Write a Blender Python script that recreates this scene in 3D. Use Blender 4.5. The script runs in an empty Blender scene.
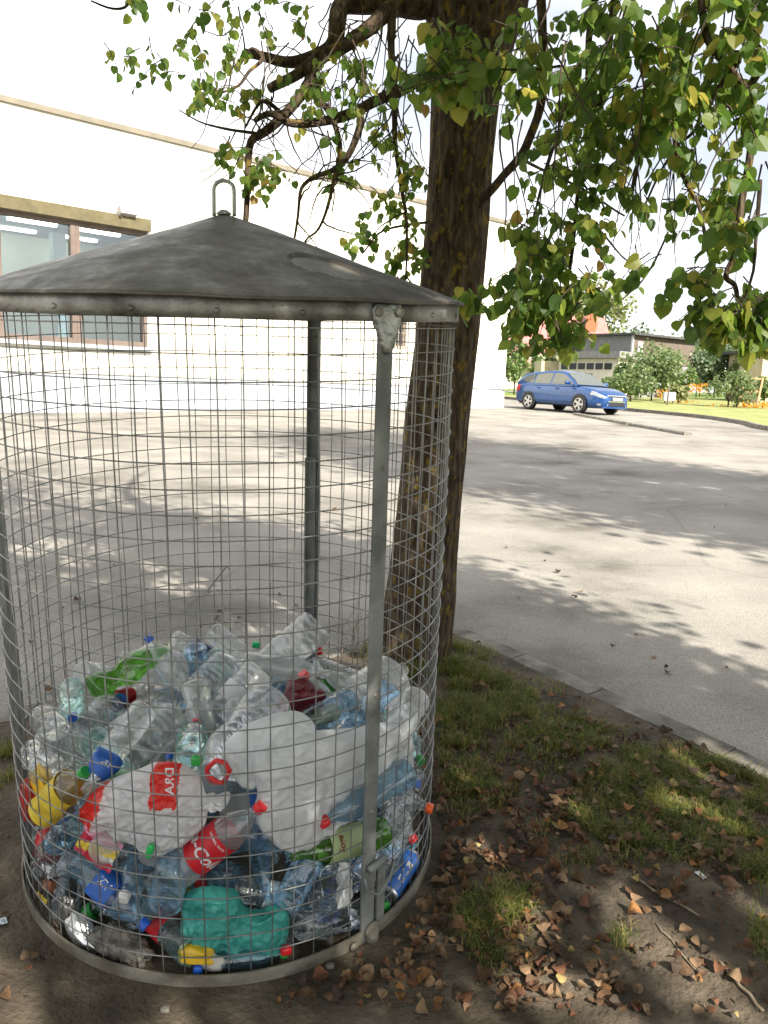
import bpy, bmesh, math, random
from mathutils import Vector, Matrix, Quaternion, noise
R = math.radians
rnd = random.Random(11)
S = bpy.context.scene
COL = S.collection

# ------------------------------------------------------------------ camera, sky, sun, exposure
FPX = 828.0; PITCH = .1502; ROLL = .035; EYE = 1.4195
_f = Vector((0, math.cos(PITCH), -math.sin(PITCH))); _u = Vector((0, math.sin(PITCH), math.cos(PITCH))); _x = Vector((1, 0, 0))
CR = _x*math.cos(ROLL)+_u*math.sin(ROLL); CU = _u*math.cos(ROLL)-_x*math.sin(ROLL)
cd = bpy.data.cameras.new('camera'); cam = bpy.data.objects.new('camera', cd); COL.objects.link(cam)
cd.sensor_fit = 'VERTICAL'; cd.sensor_height = 24; cd.lens = FPX/1024*24; cd.clip_start = .05; cd.clip_end = 3000
cam.matrix_world = Matrix((( CR.x, CU.x, -_f.x, 0), (CR.y, CU.y, -_f.y, 0), (CR.z, CU.z, -_f.z, EYE), (0, 0, 0, 1)))
S.camera = cam

SUN_EL = R(37.0); SH = Vector((.57, -.82, 0)).normalized()            # horizontal direction towards the sun
SUND = Vector((SH.x*math.cos(SUN_EL), SH.y*math.cos(SUN_EL), math.sin(SUN_EL)))
W = bpy.data.worlds.new('World'); S.world = W; W.use_nodes = True
nt = W.node_tree; nt.nodes.clear()
wo = nt.nodes.new('ShaderNodeOutputWorld'); bg = nt.nodes.new('ShaderNodeBackground'); bg.inputs[1].default_value = .056
sk = nt.nodes.new('ShaderNodeTexSky'); sk.sky_type = 'NISHITA'; sk.sun_disc = False
sk.sun_elevation = SUN_EL; sk.sun_rotation = math.atan2(SUND.x, SUND.y); sk.air_density = 1.0; sk.dust_density = 2.5; sk.ozone_density = 1.0
tc = nt.nodes.new('ShaderNodeTexCoord'); mp = nt.nodes.new('ShaderNodeMapping'); mp.inputs['Scale'].default_value = (1, 1, 2.2); mp.inputs['Location'].default_value = (.35, .1, .2)
nz = nt.nodes.new('ShaderNodeTexNoise'); nz.inputs['Scale'].default_value = 1.6; nz.inputs['Detail'].default_value = 6; nz.inputs['Roughness'].default_value = .55
cr = nt.nodes.new('ShaderNodeValToRGB'); cr.color_ramp.elements[0].position = .45; cr.color_ramp.elements[1].position = .66
cr.color_ramp.elements[0].color = (.34, .34, .34, 1)
mx = nt.nodes.new('ShaderNodeMix'); mx.data_type = 'RGBA'; mx.inputs[7].default_value = (15, 15.2, 15.5, 1)
L = nt.links.new
L(tc.outputs['Generated'], mp.inputs['Vector']); L(mp.outputs[0], nz.inputs['Vector'])
vd = nt.nodes.new('ShaderNodeVectorMath'); vd.operation = 'DOT_PRODUCT'; vd.inputs[1].default_value = (-.50, .82, .28); L(tc.outputs['Generated'], vd.inputs[0])   # extra white glow added to the sky over the hall
ma_ = nt.nodes.new('ShaderNodeMapRange'); ma_.inputs['From Min'].default_value = .86; ma_.inputs['From Max'].default_value = 1.0; ma_.inputs['To Max'].default_value = .22; L(vd.outputs['Value'], ma_.inputs['Value'])
ad_ = nt.nodes.new('ShaderNodeMath'); L(nz.outputs[0], ad_.inputs[0]); L(ma_.outputs[0], ad_.inputs[1]); L(ad_.outputs[0], cr.inputs[0])
L(cr.outputs[0], mx.inputs[0]); L(sk.outputs[0], mx.inputs[6]); L(mx.outputs[2], bg.inputs[0]); L(bg.outputs[0], wo.inputs[0])
sd = bpy.data.lights.new('sun', 'SUN'); sd.energy = 5.0; sd.angle = R(.53); sd.color = (1, .935, .82)
sun = bpy.data.objects.new('sun', sd); COL.objects.link(sun); sun.rotation_euler = SUND.to_track_quat('Z', 'Y').to_euler(); sun.location = (6, -8, 12)
S.view_settings.view_transform = 'Standard'; S.view_settings.look = 'None'; S.view_settings.gamma = 1; S.view_settings.use_curve_mapping = False
S.view_settings.exposure = 1.25
S.render.engine = 'CYCLES'
S.cycles.transparent_max_bounces = 40; S.cycles.max_bounces = 9; S.cycles.diffuse_bounces = 4; S.cycles.glossy_bounces = 4
S.cycles.transmission_bounces = 8; S.cycles.caustics_reflective = False; S.cycles.caustics_refractive = False
S.cycles.sample_clamp_indirect = 6

# ------------------------------------------------------------------ helpers
def g(y):                                                            # the ground: rises away from the viewer
    if y < 3: return .09*(y-2.4255)
    if y < 5:
        t = y-3; return .0517+.09*t-(.09-.0215)*t*t/4
    return .0517+.18-.0685+.0215*(y-5)
def ray(px, py):
    d = _f+CR*((px-384)/FPX)-CU*((py-512)/FPX)
    return d/d.y
def at(px, py, z=0):                                                  # the ground point seen there
    d = ray(px, py); lo, hi = .3, 400
    for _ in range(50):
        m = (lo+hi)/2
        if EYE+d.z*m > g(m)+z: lo = m
        else: hi = m
    return Vector((d.x*lo, lo, EYE+d.z*lo))
def dp(px, py, depth):
    d = ray(px, py)*depth; return Vector((d.x, d.y, EYE+d.z))
def proj(P):
    q = P-Vector((0, 0, EYE)); Z = q.dot(_f)
    if Z < .02: return None
    return 384+FPX*q.dot(CR)/Z, 512-FPX*q.dot(CU)/Z

class MB:
    def __init__(s): s.v = []; s.f = []; s.m = []
    def add(s, vs, fs, m=0):
        b = len(s.v); s.v += [tuple(v) for v in vs]; s.f += [tuple(i+b for i in f) for f in fs]; s.m += [m]*len(fs)
    def box(s, c, d, rot=None, m=0):
        vs = []
        for x in (-.5, .5):
            for y in (-.5, .5):
                for z in (-.5, .5):
                    p = Vector((x*d[0], y*d[1], z*d[2]))
                    if rot is not None: p = rot @ p
                    vs.append(p+Vector(c))
        s.add(vs, [(0, 1, 3, 2), (4, 6, 7, 5), (0, 4, 5, 1), (2, 3, 7, 6), (0, 2, 6, 4), (1, 5, 7, 3)], m)
    def tube(s, pts, rad, seg=8, m=0, caps=True):
        pts = [Vector(p) for p in pts]; n = len(pts)
        if not isinstance(rad, (list, tuple)): rad = [rad]*n
        t0 = (pts[1]-pts[0]).normalized(); ref = Vector((0, 0, 1)) if abs(t0.z) < .9 else Vector((1, 0, 0))
        a = t0.cross(ref).normalized(); vs = []; fs = []
        for i, p in enumerate(pts):
            t = (pts[min(i+1, n-1)]-pts[max(i-1, 0)]).normalized()
            a = (a-t*a.dot(t)).normalized(); b = t.cross(a)
            for k in range(seg):
                q = 2*math.pi*k/seg; vs.append(p+(a*math.cos(q)+b*math.sin(q))*rad[i])
        for i in range(n-1):
            for k in range(seg):
                k2 = (k+1) % seg; fs.append((i*seg+k, i*seg+k2, (i+1)*seg+k2, (i+1)*seg+k))
        if caps: fs += [tuple(range(seg))[::-1], tuple((n-1)*seg+k for k in range(seg))]
        s.add(vs, fs, m)
    def lathe(s, prof, seg=24, m=0, M=None, capb=False, capt=False, fn=None):
        vs = []; fs = []; n = len(prof)
        for (r, z) in prof:
            for k in range(seg):
                q = 2*math.pi*k/seg; p = Vector((r*math.cos(q), r*math.sin(q), z))
                if fn: p = fn(p)
                if M is not None: p = M @ p
                vs.append(p)
        for i in range(n-1):
            for k in range(seg):
                k2 = (k+1) % seg; fs.append((i*seg+k, i*seg+k2, (i+1)*seg+k2, (i+1)*seg+k))
        if capb: fs.append(tuple(range(seg))[::-1])
        if capt: fs.append(tuple((n-1)*seg+k for k in range(seg)))
        s.add(vs, fs, m)
    def prism(s, poly, h, M=None, m=0):                               # 2-D polygon (ccw) thickened by h
        n = len(poly); vs = [Vector((x, y, 0)) for x, y in poly]+[Vector((x, y, h)) for x, y in poly]
        if M is not None: vs = [M @ v for v in vs]
        s.add(vs, [tuple(range(n))[::-1], tuple(range(n, 2*n))]+[(i, (i+1) % n, n+(i+1) % n, n+i) for i in range(n)], m)
    def build(s, name, mats, parent=None, smooth=False, M=None):
        me = bpy.data.meshes.new(name); me.from_pydata(s.v, [], s.f)
        if not isinstance(mats, (list, tuple)): mats = [mats]
        for q in mats: me.materials.append(q)
        if len(mats) > 1: me.polygons.foreach_set('material_index', s.m)
        if smooth: me.polygons.foreach_set('use_smooth', [True]*len(s.f))
        me.update()
        o = bpy.data.objects.new(name, me); COL.objects.link(o)
        if parent is not None: o.parent = parent
        if M is not None: o.matrix_world = M
        return o
def tag(o, label=None, cat=None, group=None, kind=None):
    if label: o['label'] = label
    if cat: o['category'] = cat
    if group: o['group'] = group
    if kind: o['kind'] = kind
    return o
def thing(name, label, cat, M=None, group=None):
    o = bpy.data.objects.new(name, None); COL.objects.link(o); o.empty_display_size = .1
    if M is not None: o.matrix_world = M
    return tag(o, label, cat, group)
def T(x, y=None, z=None): return Matrix.Translation(x if y is None else (x, y, z))

# ------------------------------------------------------------------ materials
def newmat(name):
    m = bpy.data.materials.new(name); m.use_nodes = True; t = m.node_tree; b = t.nodes['Principled BSDF']; return m, t, b
def ramp(t, stops):
    c = t.nodes.new('ShaderNodeValToRGB'); e = c.color_ramp.elements
    while len(e) < len(stops): e.new(.5)
    for q, (p, col) in zip(e, stops): q.position = p; q.color = (*col, 1)
    return c
def mat(name, c1, c2=None, scale=8, rough=.7, metal=0, bump=0, bscale=None, detail=6, stretch=(1, 1, 1), spec=.4, lo=.35, hi=.65, c3=None):
    m, t, b = newmat(name); b.inputs['Roughness'].default_value = rough; b.inputs['Metallic'].default_value = metal; b.inputs['Specular IOR Level'].default_value = spec
    if c2 is None: b.inputs['Base Color'].default_value = (*c1, 1)
    co = t.nodes.new('ShaderNodeTexCoord'); ma = t.nodes.new('ShaderNodeMapping'); ma.inputs['Scale'].default_value = stretch
    t.links.new(co.outputs['Object'], ma.inputs[0])
    n = t.nodes.new('ShaderNodeTexNoise'); n.inputs['Scale'].default_value = scale; n.inputs['Detail'].default_value = detail; t.links.new(ma.outputs[0], n.inputs['Vector'])
    if c2 is not None:
        st = [(lo, c1), (hi, c2)] if c3 is None else [(lo, c1), ((lo+hi)/2, c2), (hi, c3)]
        r = ramp(t, st); t.links.new(n.outputs[0], r.inputs[0]); t.links.new(r.outputs[0], b.inputs['Base Color'])
    if bump:
        n2 = t.nodes.new('ShaderNodeTexNoise'); n2.inputs['Scale'].default_value = bscale or scale*4; n2.inputs['Detail'].default_value = 6; t.links.new(ma.outputs[0], n2.inputs['Vector'])
        bu = t.nodes.new('ShaderNodeBump'); bu.inputs['Strength'].default_value = bump; bu.inputs['Distance'].default_value = .02
        t.links.new(n2.outputs[0], bu.inputs['Height']); t.links.new(bu.outputs[0], b.inputs['Normal'])
    return m
def emit(name, col, st):
    m, t, b = newmat(name); b.inputs['Base Color'].default_value = (*col, 1); b.inputs['Emission Color'].default_value = (*col, 1); b.inputs['Emission Strength'].default_value = st; return m
def pet(name, tint, haze=.10, hc=(.8, .83, .85), rough=.07, gl=.55):   # thin clear plastic film
    m, t, b = newmat(name); t.nodes.remove(b); out = t.nodes['Material Output']
    tr = t.nodes.new('ShaderNodeBsdfTransparent'); tr.inputs[0].default_value = (*tint, 1)
    di = t.nodes.new('ShaderNodeBsdfDiffuse'); di.inputs[0].default_value = (*hc, 1)
    tl = t.nodes.new('ShaderNodeBsdfTranslucent'); tl.inputs[0].default_value = (*hc, 1)
    ad = t.nodes.new('ShaderNodeMixShader'); ad.inputs[0].default_value = .45
    t.links.new(di.outputs[0], ad.inputs[1]); t.links.new(tl.outputs[0], ad.inputs[2])
    go = t.nodes.new('ShaderNodeBsdfGlossy'); go.inputs['Roughness'].default_value = rough; go.inputs[0].default_value = (.95, .95, .95, 1)
    m1 = t.nodes.new('ShaderNodeMixShader'); m1.inputs[0].default_value = haze
    t.links.new(tr.outputs[0], m1.inputs[1]); t.links.new(ad.outputs[0], m1.inputs[2])
    lw = t.nodes.new('ShaderNodeLayerWeight'); lw.inputs[0].default_value = .35
    mu = t.nodes.new('ShaderNodeMath'); mu.operation = 'MULTIPLY_ADD'; mu.inputs[1].default_value = gl; mu.inputs[2].default_value = .05
    t.links.new(lw.outputs['Fresnel'], mu.inputs[0])
    m2 = t.nodes.new('ShaderNodeMixShader'); t.links.new(mu.outputs[0], m2.inputs[0]); t.links.new(m1.outputs[0], m2.inputs[1]); t.links.new(go.outputs[0], m2.inputs[2])
    t.links.new(m2.outputs[0], out.inputs[0])
    co = t.nodes.new('ShaderNodeTexCoord'); n2 = t.nodes.new('ShaderNodeTexVoronoi'); n2.inputs['Scale'].default_value = 32
    t.links.new(co.outputs['Object'], n2.inputs['Vector'])
    bu = t.nodes.new('ShaderNodeBump'); bu.inputs['Strength'].default_value = .16; bu.inputs['Distance'].default_value = .01
    t.links.new(n2.outputs['Distance'], bu.inputs['Height'])
    for q in (go, di, lw): t.links.new(bu.outputs[0], q.inputs['Normal'])
    return m
def leafmat(name, stops, trans=.45, rough=.45):
    m, t, b = newmat(name); out = t.nodes['Material Output']
    ge = t.nodes.new('ShaderNodeNewGeometry'); r = ramp(t, stops); t.links.new(ge.outputs['Random Per Island'], r.inputs[0])
    b.inputs['Roughness'].default_value = rough; t.links.new(r.outputs[0], b.inputs['Base Color'])
    tl = t.nodes.new('ShaderNodeBsdfTranslucent')
    hs = t.nodes.new('ShaderNodeHueSaturation'); hs.inputs['Value'].default_value = 2.0; hs.inputs['Hue'].default_value = .485; t.links.new(r.outputs[0], hs.inputs['Color']); t.links.new(hs.outputs[0], tl.inputs[0])
    mi = t.nodes.new('ShaderNodeMixShader'); mi.inputs[0].default_value = trans
    t.links.new(b.outputs[0], mi.inputs[1]); t.links.new(tl.outputs[0], mi.inputs[2]); t.links.new(mi.outputs[0], out.inputs[0])
    return m
def plastic(name, c, rough=.35, trans=0):
    m, t, b = newmat(name); b.inputs['Base Color'].default_value = (*c, 1); b.inputs['Roughness'].default_value = rough
    if trans:
        out = t.nodes['Material Output']; tl = t.nodes.new('ShaderNodeBsdfTranslucent'); tl.inputs[0].default_value = (*c, 1)
        mi = t.nodes.new('ShaderNodeMixShader'); mi.inputs[0].default_value = trans; t.links.new(b.outputs[0], mi.inputs[1]); t.links.new(tl.outputs[0], mi.inputs[2]); t.links.new(mi.outputs[0], out.inputs[0])
    return m
def film(name, c, trans=.35, clear=.15):                              # thin bag film
    m = plastic(name, c, .32, trans); t = m.node_tree; out = t.nodes['Material Output']; src = out.inputs[0].links[0].from_socket
    tr = t.nodes.new('ShaderNodeBsdfTransparent'); tr.inputs[0].default_value = (*[min(1, q+.25) for q in c], 1)
    mi = t.nodes.new('ShaderNodeMixShader'); mi.inputs[0].default_value = clear; t.links.new(src, mi.inputs[1]); t.links.new(tr.outputs[0], mi.inputs[2]); t.links.new(mi.outputs[0], out.inputs[0])
    b = t.nodes['Principled BSDF']; co = t.nodes.new('ShaderNodeTexCoord'); n = t.nodes.new('ShaderNodeTexNoise'); n.noise_type = 'RIDGED_MULTIFRACTAL'; n.inputs['Scale'].default_value = 13; n.inputs['Detail'].default_value = 5; n.inputs['Distortion'].default_value = .8
    t.links.new(co.outputs['Object'], n.inputs['Vector']); bu = t.nodes.new('ShaderNodeBump'); bu.inputs['Strength'].default_value = .5; bu.inputs['Distance'].default_value = .02
    t.links.new(n.outputs[0], bu.inputs['Height']); t.links.new(bu.outputs[0], b.inputs['Normal'])
    return m
# ------------------------------------------------------------------ ground, parking lot, verge, kerbs
def sheet(name, xs, ys, z, m, inside=None):
    mb = MB(); nx = len(xs)
    mb.v = [(x, y, z(x, y)) for y in ys for x in xs]
    for j in range(len(ys)-1):
        for i in range(nx-1):
            if inside is None or inside((xs[i]+xs[i+1])/2, (ys[j]+ys[j+1])/2):
                mb.f.append((j*nx+i, j*nx+i+1, (j+1)*nx+i+1, (j+1)*nx+i)); mb.m.append(0)
    o = mb.build(name, m, smooth=True); o['kind'] = 'structure'; return o
def lin(a, b, n): return [a+(b-a)*i/(n-1) for i in range(n)]
def far_g(y): return g(min(y, 90))
def m_asphalt():
    m = mat('worn_asphalt', (.19, .175, .153), (.30, .28, .252), 1.0, .92, bump=.25, bscale=90, lo=.3, hi=.7); t = m.node_tree; b = t.nodes['Principled BSDF']
    src = b.inputs['Base Color'].links[0].from_socket
    co = t.nodes.new('ShaderNodeTexCoord')
    n = t.nodes.new('ShaderNodeTexNoise'); n.inputs['Scale'].default_value = 130; n.inputs['Detail'].default_value = 3; t.links.new(co.outputs['Object'], n.inputs['Vector'])
    r = ramp(t, [(.3, (.58, .58, .58)), (.5, (1, 1, 1)), (.72, (1.3, 1.29, 1.27))]); t.links.new(n.outputs[0], r.inputs[0])
    n2 = t.nodes.new('ShaderNodeTexNoise'); n2.inputs['Scale'].default_value = .5; n2.inputs['Detail'].default_value = 9; n2.inputs['Roughness'].default_value = .7; t.links.new(co.outputs['Object'], n2.inputs['Vector'])
    r2 = ramp(t, [(.32, (.60, .59, .575)), (.47, (1, 1, 1)), (.62, (1.08, 1.07, 1.05))]); t.links.new(n2.outputs[0], r2.inputs[0])
    v = t.nodes.new('ShaderNodeTexVoronoi'); v.feature = 'DISTANCE_TO_EDGE'; v.inputs['Scale'].default_value = .33; v.inputs['Randomness'].default_value = 1
    wv = t.nodes.new('ShaderNodeMix'); wv.data_type = 'RGBA'; wv.inputs[0].default_value = .12; t.links.new(co.outputs['Object'], wv.inputs[6]); 
    n3 = t.nodes.new('ShaderNodeTexNoise'); n3.inputs['Scale'].default_value = 1.7; n3.inputs['Detail'].default_value = 5; t.links.new(co.outputs['Object'], n3.inputs['Vector']); t.links.new(n3.outputs['Color'], wv.inputs[7])
    t.links.new(wv.outputs[2], v.inputs['Vector']); r3 = ramp(t, [(0, (.6, .6, .6)), (.006, (1, 1, 1))]); t.links.new(v.outputs['Distance'], r3.inputs[0])
    for rr in (r, r2, r3):
        x = t.nodes.new('ShaderNodeMix'); x.data_type = 'RGBA'; x.blend_type = 'MULTIPLY'; x.inputs[0].default_value = 1 if rr is not r3 else .5
        t.links.new(src, x.inputs[6]); t.links.new(rr.outputs[0], x.inputs[7]); src = x.outputs[2]
    t.links.new(src, b.inputs['Base Color']); return m
M_asph = m_asphalt()
M_soil = mat('trodden_soil', (.042, .032, .022), (.085, .066, .046), 5.5, .95, bump=.7, bscale=60, lo=.3, hi=.70, c3=(.15, .12, .088))
M_grass_ground = mat('rough_turf', (.10, .15, .03), (.17, .24, .05), 3, .95, bump=.6, bscale=30)
M_conc = mat('kerb_concrete', (.10, .09, .075), (.26, .245, .215), 7, .92, bump=.5, bscale=70, detail=10)
M_dconc = mat('weathered_concrete', (.13, .12, .10), (.25, .235, .21), 9, .92, bump=.5, bscale=60)
sheet('ground', [-900, -300, -120, -60, -30, 0, 30, 60, 120, 300, 900], [-60, -20, -5, 1, 2, 3, 3.5, 4, 4.5, 5, 10, 20, 40, 60, 90, 200, 900], lambda x, y: far_g(y)-.06-max(0, -y)*.0, M_grass_ground)
sheet('parking_lot', lin(-34, 16, 26), [-9, -4, 0, 1, 2, 2.5, 3, 3.25, 3.5, 3.75, 4, 4.25, 4.5, 4.75, 5, 6, 8, 10, 15, 20, 30, 40, 52], lambda x, y: g(y), M_asph)
# verge quadrant with its corner beside the tree
KC = Vector((.43, 4.30)); KA = Vector((-.858, -.513)); KB = Vector((.613, -.79))
def stv(x, y):                                                        # coordinates along the two kerbs
    q = Vector((x, y))-KC; det = KA.x*KB.y-KA.y*KB.x
    return (q.x*KB.y-q.y*KB.x)/det, (KA.x*q.y-KA.y*q.x)/det
BC = Vector((-.4323, 2.4255, 0))
def soil_z(x, y):
    s, t = stv(x, y); e = max(0, min(1, min(s, t)/.35))
    n = noise.noise(Vector((x*2.1, y*2.1, 3)))*.018+noise.noise(Vector((x*7, y*7, 1)))*.007+noise.noise(Vector((x*23, y*23, 5)))*.004+abs(noise.noise(Vector((x*52, y*52, 5))))*.003
    d = math.hypot(x-BC.x, y-BC.y); k = max(0, min(1, (d-.62)/.25))   # level under the basket
    tr = math.exp(-((x-.20)**2+(y-3.78)**2)/.10)*.05
    return g(y)+.020+(n+.008)*e*k+tr
def verge():
    mb = MB(); n1, n2 = 300, 300; sa, tb = 4.2, 5.6
    for j in range(n2+1):
        for i in range(n1+1):
            s = .112+sa*(i/n1)**1.25; t = .112+tb*(j/n2)**1.25; p = KC+KA*s+KB*t
            edge = min(i, j)
            mb.v.append((p.x, p.y, soil_z(p.x, p.y)-(.008 if edge == 0 else 0)))
    for j in range(n2):
        for i in range(n1):
            a = j*(n1+1)+i; mb.f.append((a, a+1, a+n1+2, a+n1+1)); mb.m.append(0)
    o = mb.build('soil_verge', M_soil, smooth=True); o['kind'] = 'structure'
verge()
def kerb_run(P, D, n, ln, w, h, name):
    mb = MB(); nrm = Vector((-D.y, D.x)); nrm = nrm if nrm.dot(Vector((0, -1))) > 0 else -nrm
    for i in range(n):
        a = P+D*(i*ln+.004); b = P+D*((i+1)*ln-.004); k = 6
        for q in range(k):
            u = a+(b-a)*(q/k); v = a+(b-a)*((q+1)/k); top = h+rnd.uniform(-.002, .002)
            vs = []
            for p in (u, v):
                for o_ in (0, w):
                    e = p+nrm*o_
                    vs += [(e.x, e.y, g(e.y)-.08), (e.x, e.y, g(e.y)+top)]
            mb.add(vs, [(0, 1, 5, 4), (2, 6, 7, 3), (1, 3, 7, 5)]+([(0, 2, 3, 1)] if q == 0 else [])+([(4, 5, 7, 6)] if q == k-1 else []))
    o = mb.build(name, M_conc); o['kind'] = 'structure'
kerb_run(KC, KB, 6, .95, .11, .024, 'kerb')
kerb_run(KC+KA*.115, KA, 5, .95, .11, .024, 'kerb')

# lawn beyond the lot, with a stone edging
lawn_edge = [(4.8, 47.5), (7.2, 41.5), (9.0, 36.0), (9.9, 33.6), (11.2, 29.9), (11.35, 26.5), (10.9, 24), (11.6, 22), (14, 20), (20, 17)]
def smooth_line(p, k=6):
    out = []
    for i in range(len(p)-1):
        a = p[max(i-1, 0)]; b = p[i]; c = p[i+1]; d = p[min(i+2, len(p)-1)]
        for q in range(k):
            t = q/k; out.append(tuple(.5*((2*b[j])+(-a[j]+c[j])*t+(2*a[j]-5*b[j]+4*c[j]-d[j])*t*t+(-a[j]+3*b[j]-3*c[j]+d[j])*t**3) for j in (0, 1)))
    return out+[p[-1]]
LE = smooth_line(lawn_edge)
M_lawn = mat('mown_lawn', (.19, .215, .06), (.29, .30, .11), 1.2, .95, bump=.5, bscale=40, detail=8)
mb = MB(); n = len(LE); rows = 9
for j in range(rows):
    t = (j/(rows-1))**1.6
    for (x, y) in LE:
        X = x+(70-x)*t*.9; Y = y+(78-y)*t; mb.v.append((X, Y, far_g(Y)+.10+.05*t))
for j in range(rows-1):
    for i in range(n-1): mb.f.append((j*n+i, (j+1)*n+i, (j+1)*n+i+1, j*n+i+1)); mb.m.append(0)
mb.build('lawn', M_lawn)['kind'] = 'structure'
mb = MB()
for i in range(n-1):
    a = Vector(LE[i]); b = Vector(LE[i+1]); d = (b-a).normalized(); nn = Vector((d.y, -d.x))
    if nn.x > 0: nn = -nn
    vs = []
    for p in (a, b):
        for e in (p+nn*.10, p-nn*.03): vs += [(e.x, e.y, g(e.y)-.05), (e.x, e.y, g(e.y)+.125)]
    mb.add(vs, [(0, 1, 5, 4), (2, 6, 7, 3), (1, 3, 7, 5), (0, 2, 3, 1), (4, 5, 7, 6)])
mb.build('lawn_kerb', M_dconc)['kind'] = 'structure'
# grass strip behind the corner of the hall
sheet('grass_strip', lin(4.9, 7.2, 4), lin(44.5, 54, 5), lambda x, y: g(y)+.06, M_lawn)
sheet('footpath', lin(3, 16, 6), lin(52, 55, 3), lambda x, y: g(y)+.20, M_asph)
# two low concrete wheel stops on the lot
def wheel_stop(a, b, label):
    d = (b-a); ln = d.length; d = d/ln; up = Vector((0, 0, 1)); side = d.cross(up).normalized(); up = side.cross(d)
    M = Matrix(((d.x, side.x, up.x, a.x), (d.y, side.y, up.y, a.y), (d.z, side.z, up.z, a.z), (0, 0, 0, 1)))
    mb = MB(); N = 14; prof = [(-.11, -.02), (-.10, .055), (-.08, .075), (.08, .075), (.10, .055), (.11, -.02)]
    for i in range(N+1):
        for (y, z) in prof: mb.v.append((ln*i/N, y+noise.noise(Vector((i, y*9, ln)))*.01, z+noise.noise(Vector((i*.7, y*9, 4)))*.012*(z > 0)))
    k = len(prof)
    for i in range(N):
        for q in range(k-1): mb.f.append((i*k+q, (i+1)*k+q, (i+1)*k+q+1, i*k+q+1)); mb.m.append(0)
    mb.f += [tuple(range(k)), tuple(N*k+q for q in range(k))[::-1]]; mb.m += [0, 0]
    o = mb.build('wheel_stop', M_dconc); o.matrix_world = M; tag(o, label, 'wheel stop', 'concrete wheel stops on the lot')
wheel_stop(at(576, 415), at(629, 425), 'long low concrete wheel stop beginning beside the front wheel of the blue car')
wheel_stop(at(631, 425.5), at(688, 435.5), 'low concrete wheel stop nearer the viewer, its end lying free on the pale lot')

# ------------------------------------------------------------------ the white hall
CO = at(503.5, 408); WD = Vector((-.738, -.674, 0)).normalized(); WN = Vector((.674, -.738, 0)).normalized()
def wall_sz(px, py):
    d = ray(px, py); o = Vector((0, 0, EYE)); t = (CO-o).dot(WN)/d.dot(WN); p = o+d*t
    return (p-CO).dot(WD), p.z-CO.z
HM = Matrix(((WD.x, WN.x, 0, CO.x), (WD.y, WN.y, 0, CO.y), (0, 0, 1, CO.z), (0, 0, 0, 1)))  # local: x along the wall, y outwards, z up
hall = thing('hall_building', 'large white flat-roofed hall with a row of tall brown-framed windows across the lot', 'building', HM)
M_white = mat('white_render', (.58, .55, .46), (.78, .76, .68), .55, .85, bump=.2, bscale=40, detail=10)
M_plinth = mat('pale_grey_plinth', (.33, .36, .40), (.46, .49, .53), 1.5, .85, bump=.2, bscale=40)
M_trim = mat('tan_roof_edge', (.17, .15, .115), (.22, .19, .15), 3, .7)
M_brown = mat('brown_window_frame', (.12, .09, .075), (.16, .12, .10), 3, .6)
M_lint = mat('ochre_lintel', (.10, .085, .045), (.14, .118, .065), 4, .85)
M_glass, _t, _b = newmat('window_glass'); _t.nodes.remove(_b)
_a = _t.nodes.new('ShaderNodeBsdfTransparent'); _a.inputs[0].default_value = (.72, .82, .86, 1); _c = _t.nodes.new('ShaderNodeBsdfGlossy'); _c.inputs['Roughness'].default_value = .02
_l = _t.nodes.new('ShaderNodeMixShader'); _l.inputs[0].default_value = .16; _t.links.new(_a.outputs[0], _l.inputs[1]); _t.links.new(_c.outputs[0], _l.inputs[2]); _t.links.new(_l.outputs[0], _t.nodes['Material Output'].inputs[0])
s1, zt_ = wall_sz(147, 232); _, zb_ = wall_sz(149, 348); s2 = s1+17.0; _, roofz = wall_sz(210, 152)
print('window', s1, zb_, zt_, 'roof', roofz)
HT = roofz; LEN = 46.0; TH = .45
def P(name, boxes, m):
    mb = MB()
    for b in boxes:
        (x0, x1), (y0, y1), (z0, z1) = b
        mb.box(((x0+x1)/2, (y0+y1)/2, (z0+z1)/2), (x1-x0, y1-y0, z1-z0))
    return mb.build(name, m, hall)
g1, gz0 = wall_sz(405, 347); g2, gz1 = wall_sz(384, 318)
P('wall', [((0, g1), (-TH, 0), (-.6, HT)), ((g2, s1), (-TH, 0), (-.6, HT)), ((g1, g2), (-TH, 0), (-.6, gz0)), ((g1, g2), (-TH, 0), (gz1, HT)),
           ((s1, s2), (-TH, 0), (-1.6, zb_)), ((s1, s2), (-TH, 0), (zt_, HT)), ((s2, LEN), (-TH, 0), (-1.6, HT)), ((0, TH), (-30, -TH), (-.6, HT)), ((LEN-TH, LEN), (-30, -TH), (-1.6, HT)), ((TH, LEN-TH), (-30, -30+TH), (-.6, HT))], M_white)
P('plinth', [((.25, LEN), (.002, .06), (-1.6, .72))], M_plinth)
P('plinth_cap', [((-.02, LEN), (.062, .10), (.722, .80))], mat('plinth_cap_stone', (.42, .40, .33), (.5, .48, .42), 3, .8))
P('roof', [((TH, LEN-TH), (-30+TH, -TH), (HT-.35, HT-.05))], M_conc)
P('roof_edge', [((-.06, LEN+.06), (-.5, .06), (HT, HT+.13))], M_trim)
P('lintel', [((s1-.05, s2), (.003, .14), (zt_, zt_+.30))], M_lint)
P('sill', [((s1-.08, s2), (.003, .16), (zb_-.09, zb_))], M_plinth)
pit = (s2-s1)/9
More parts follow.
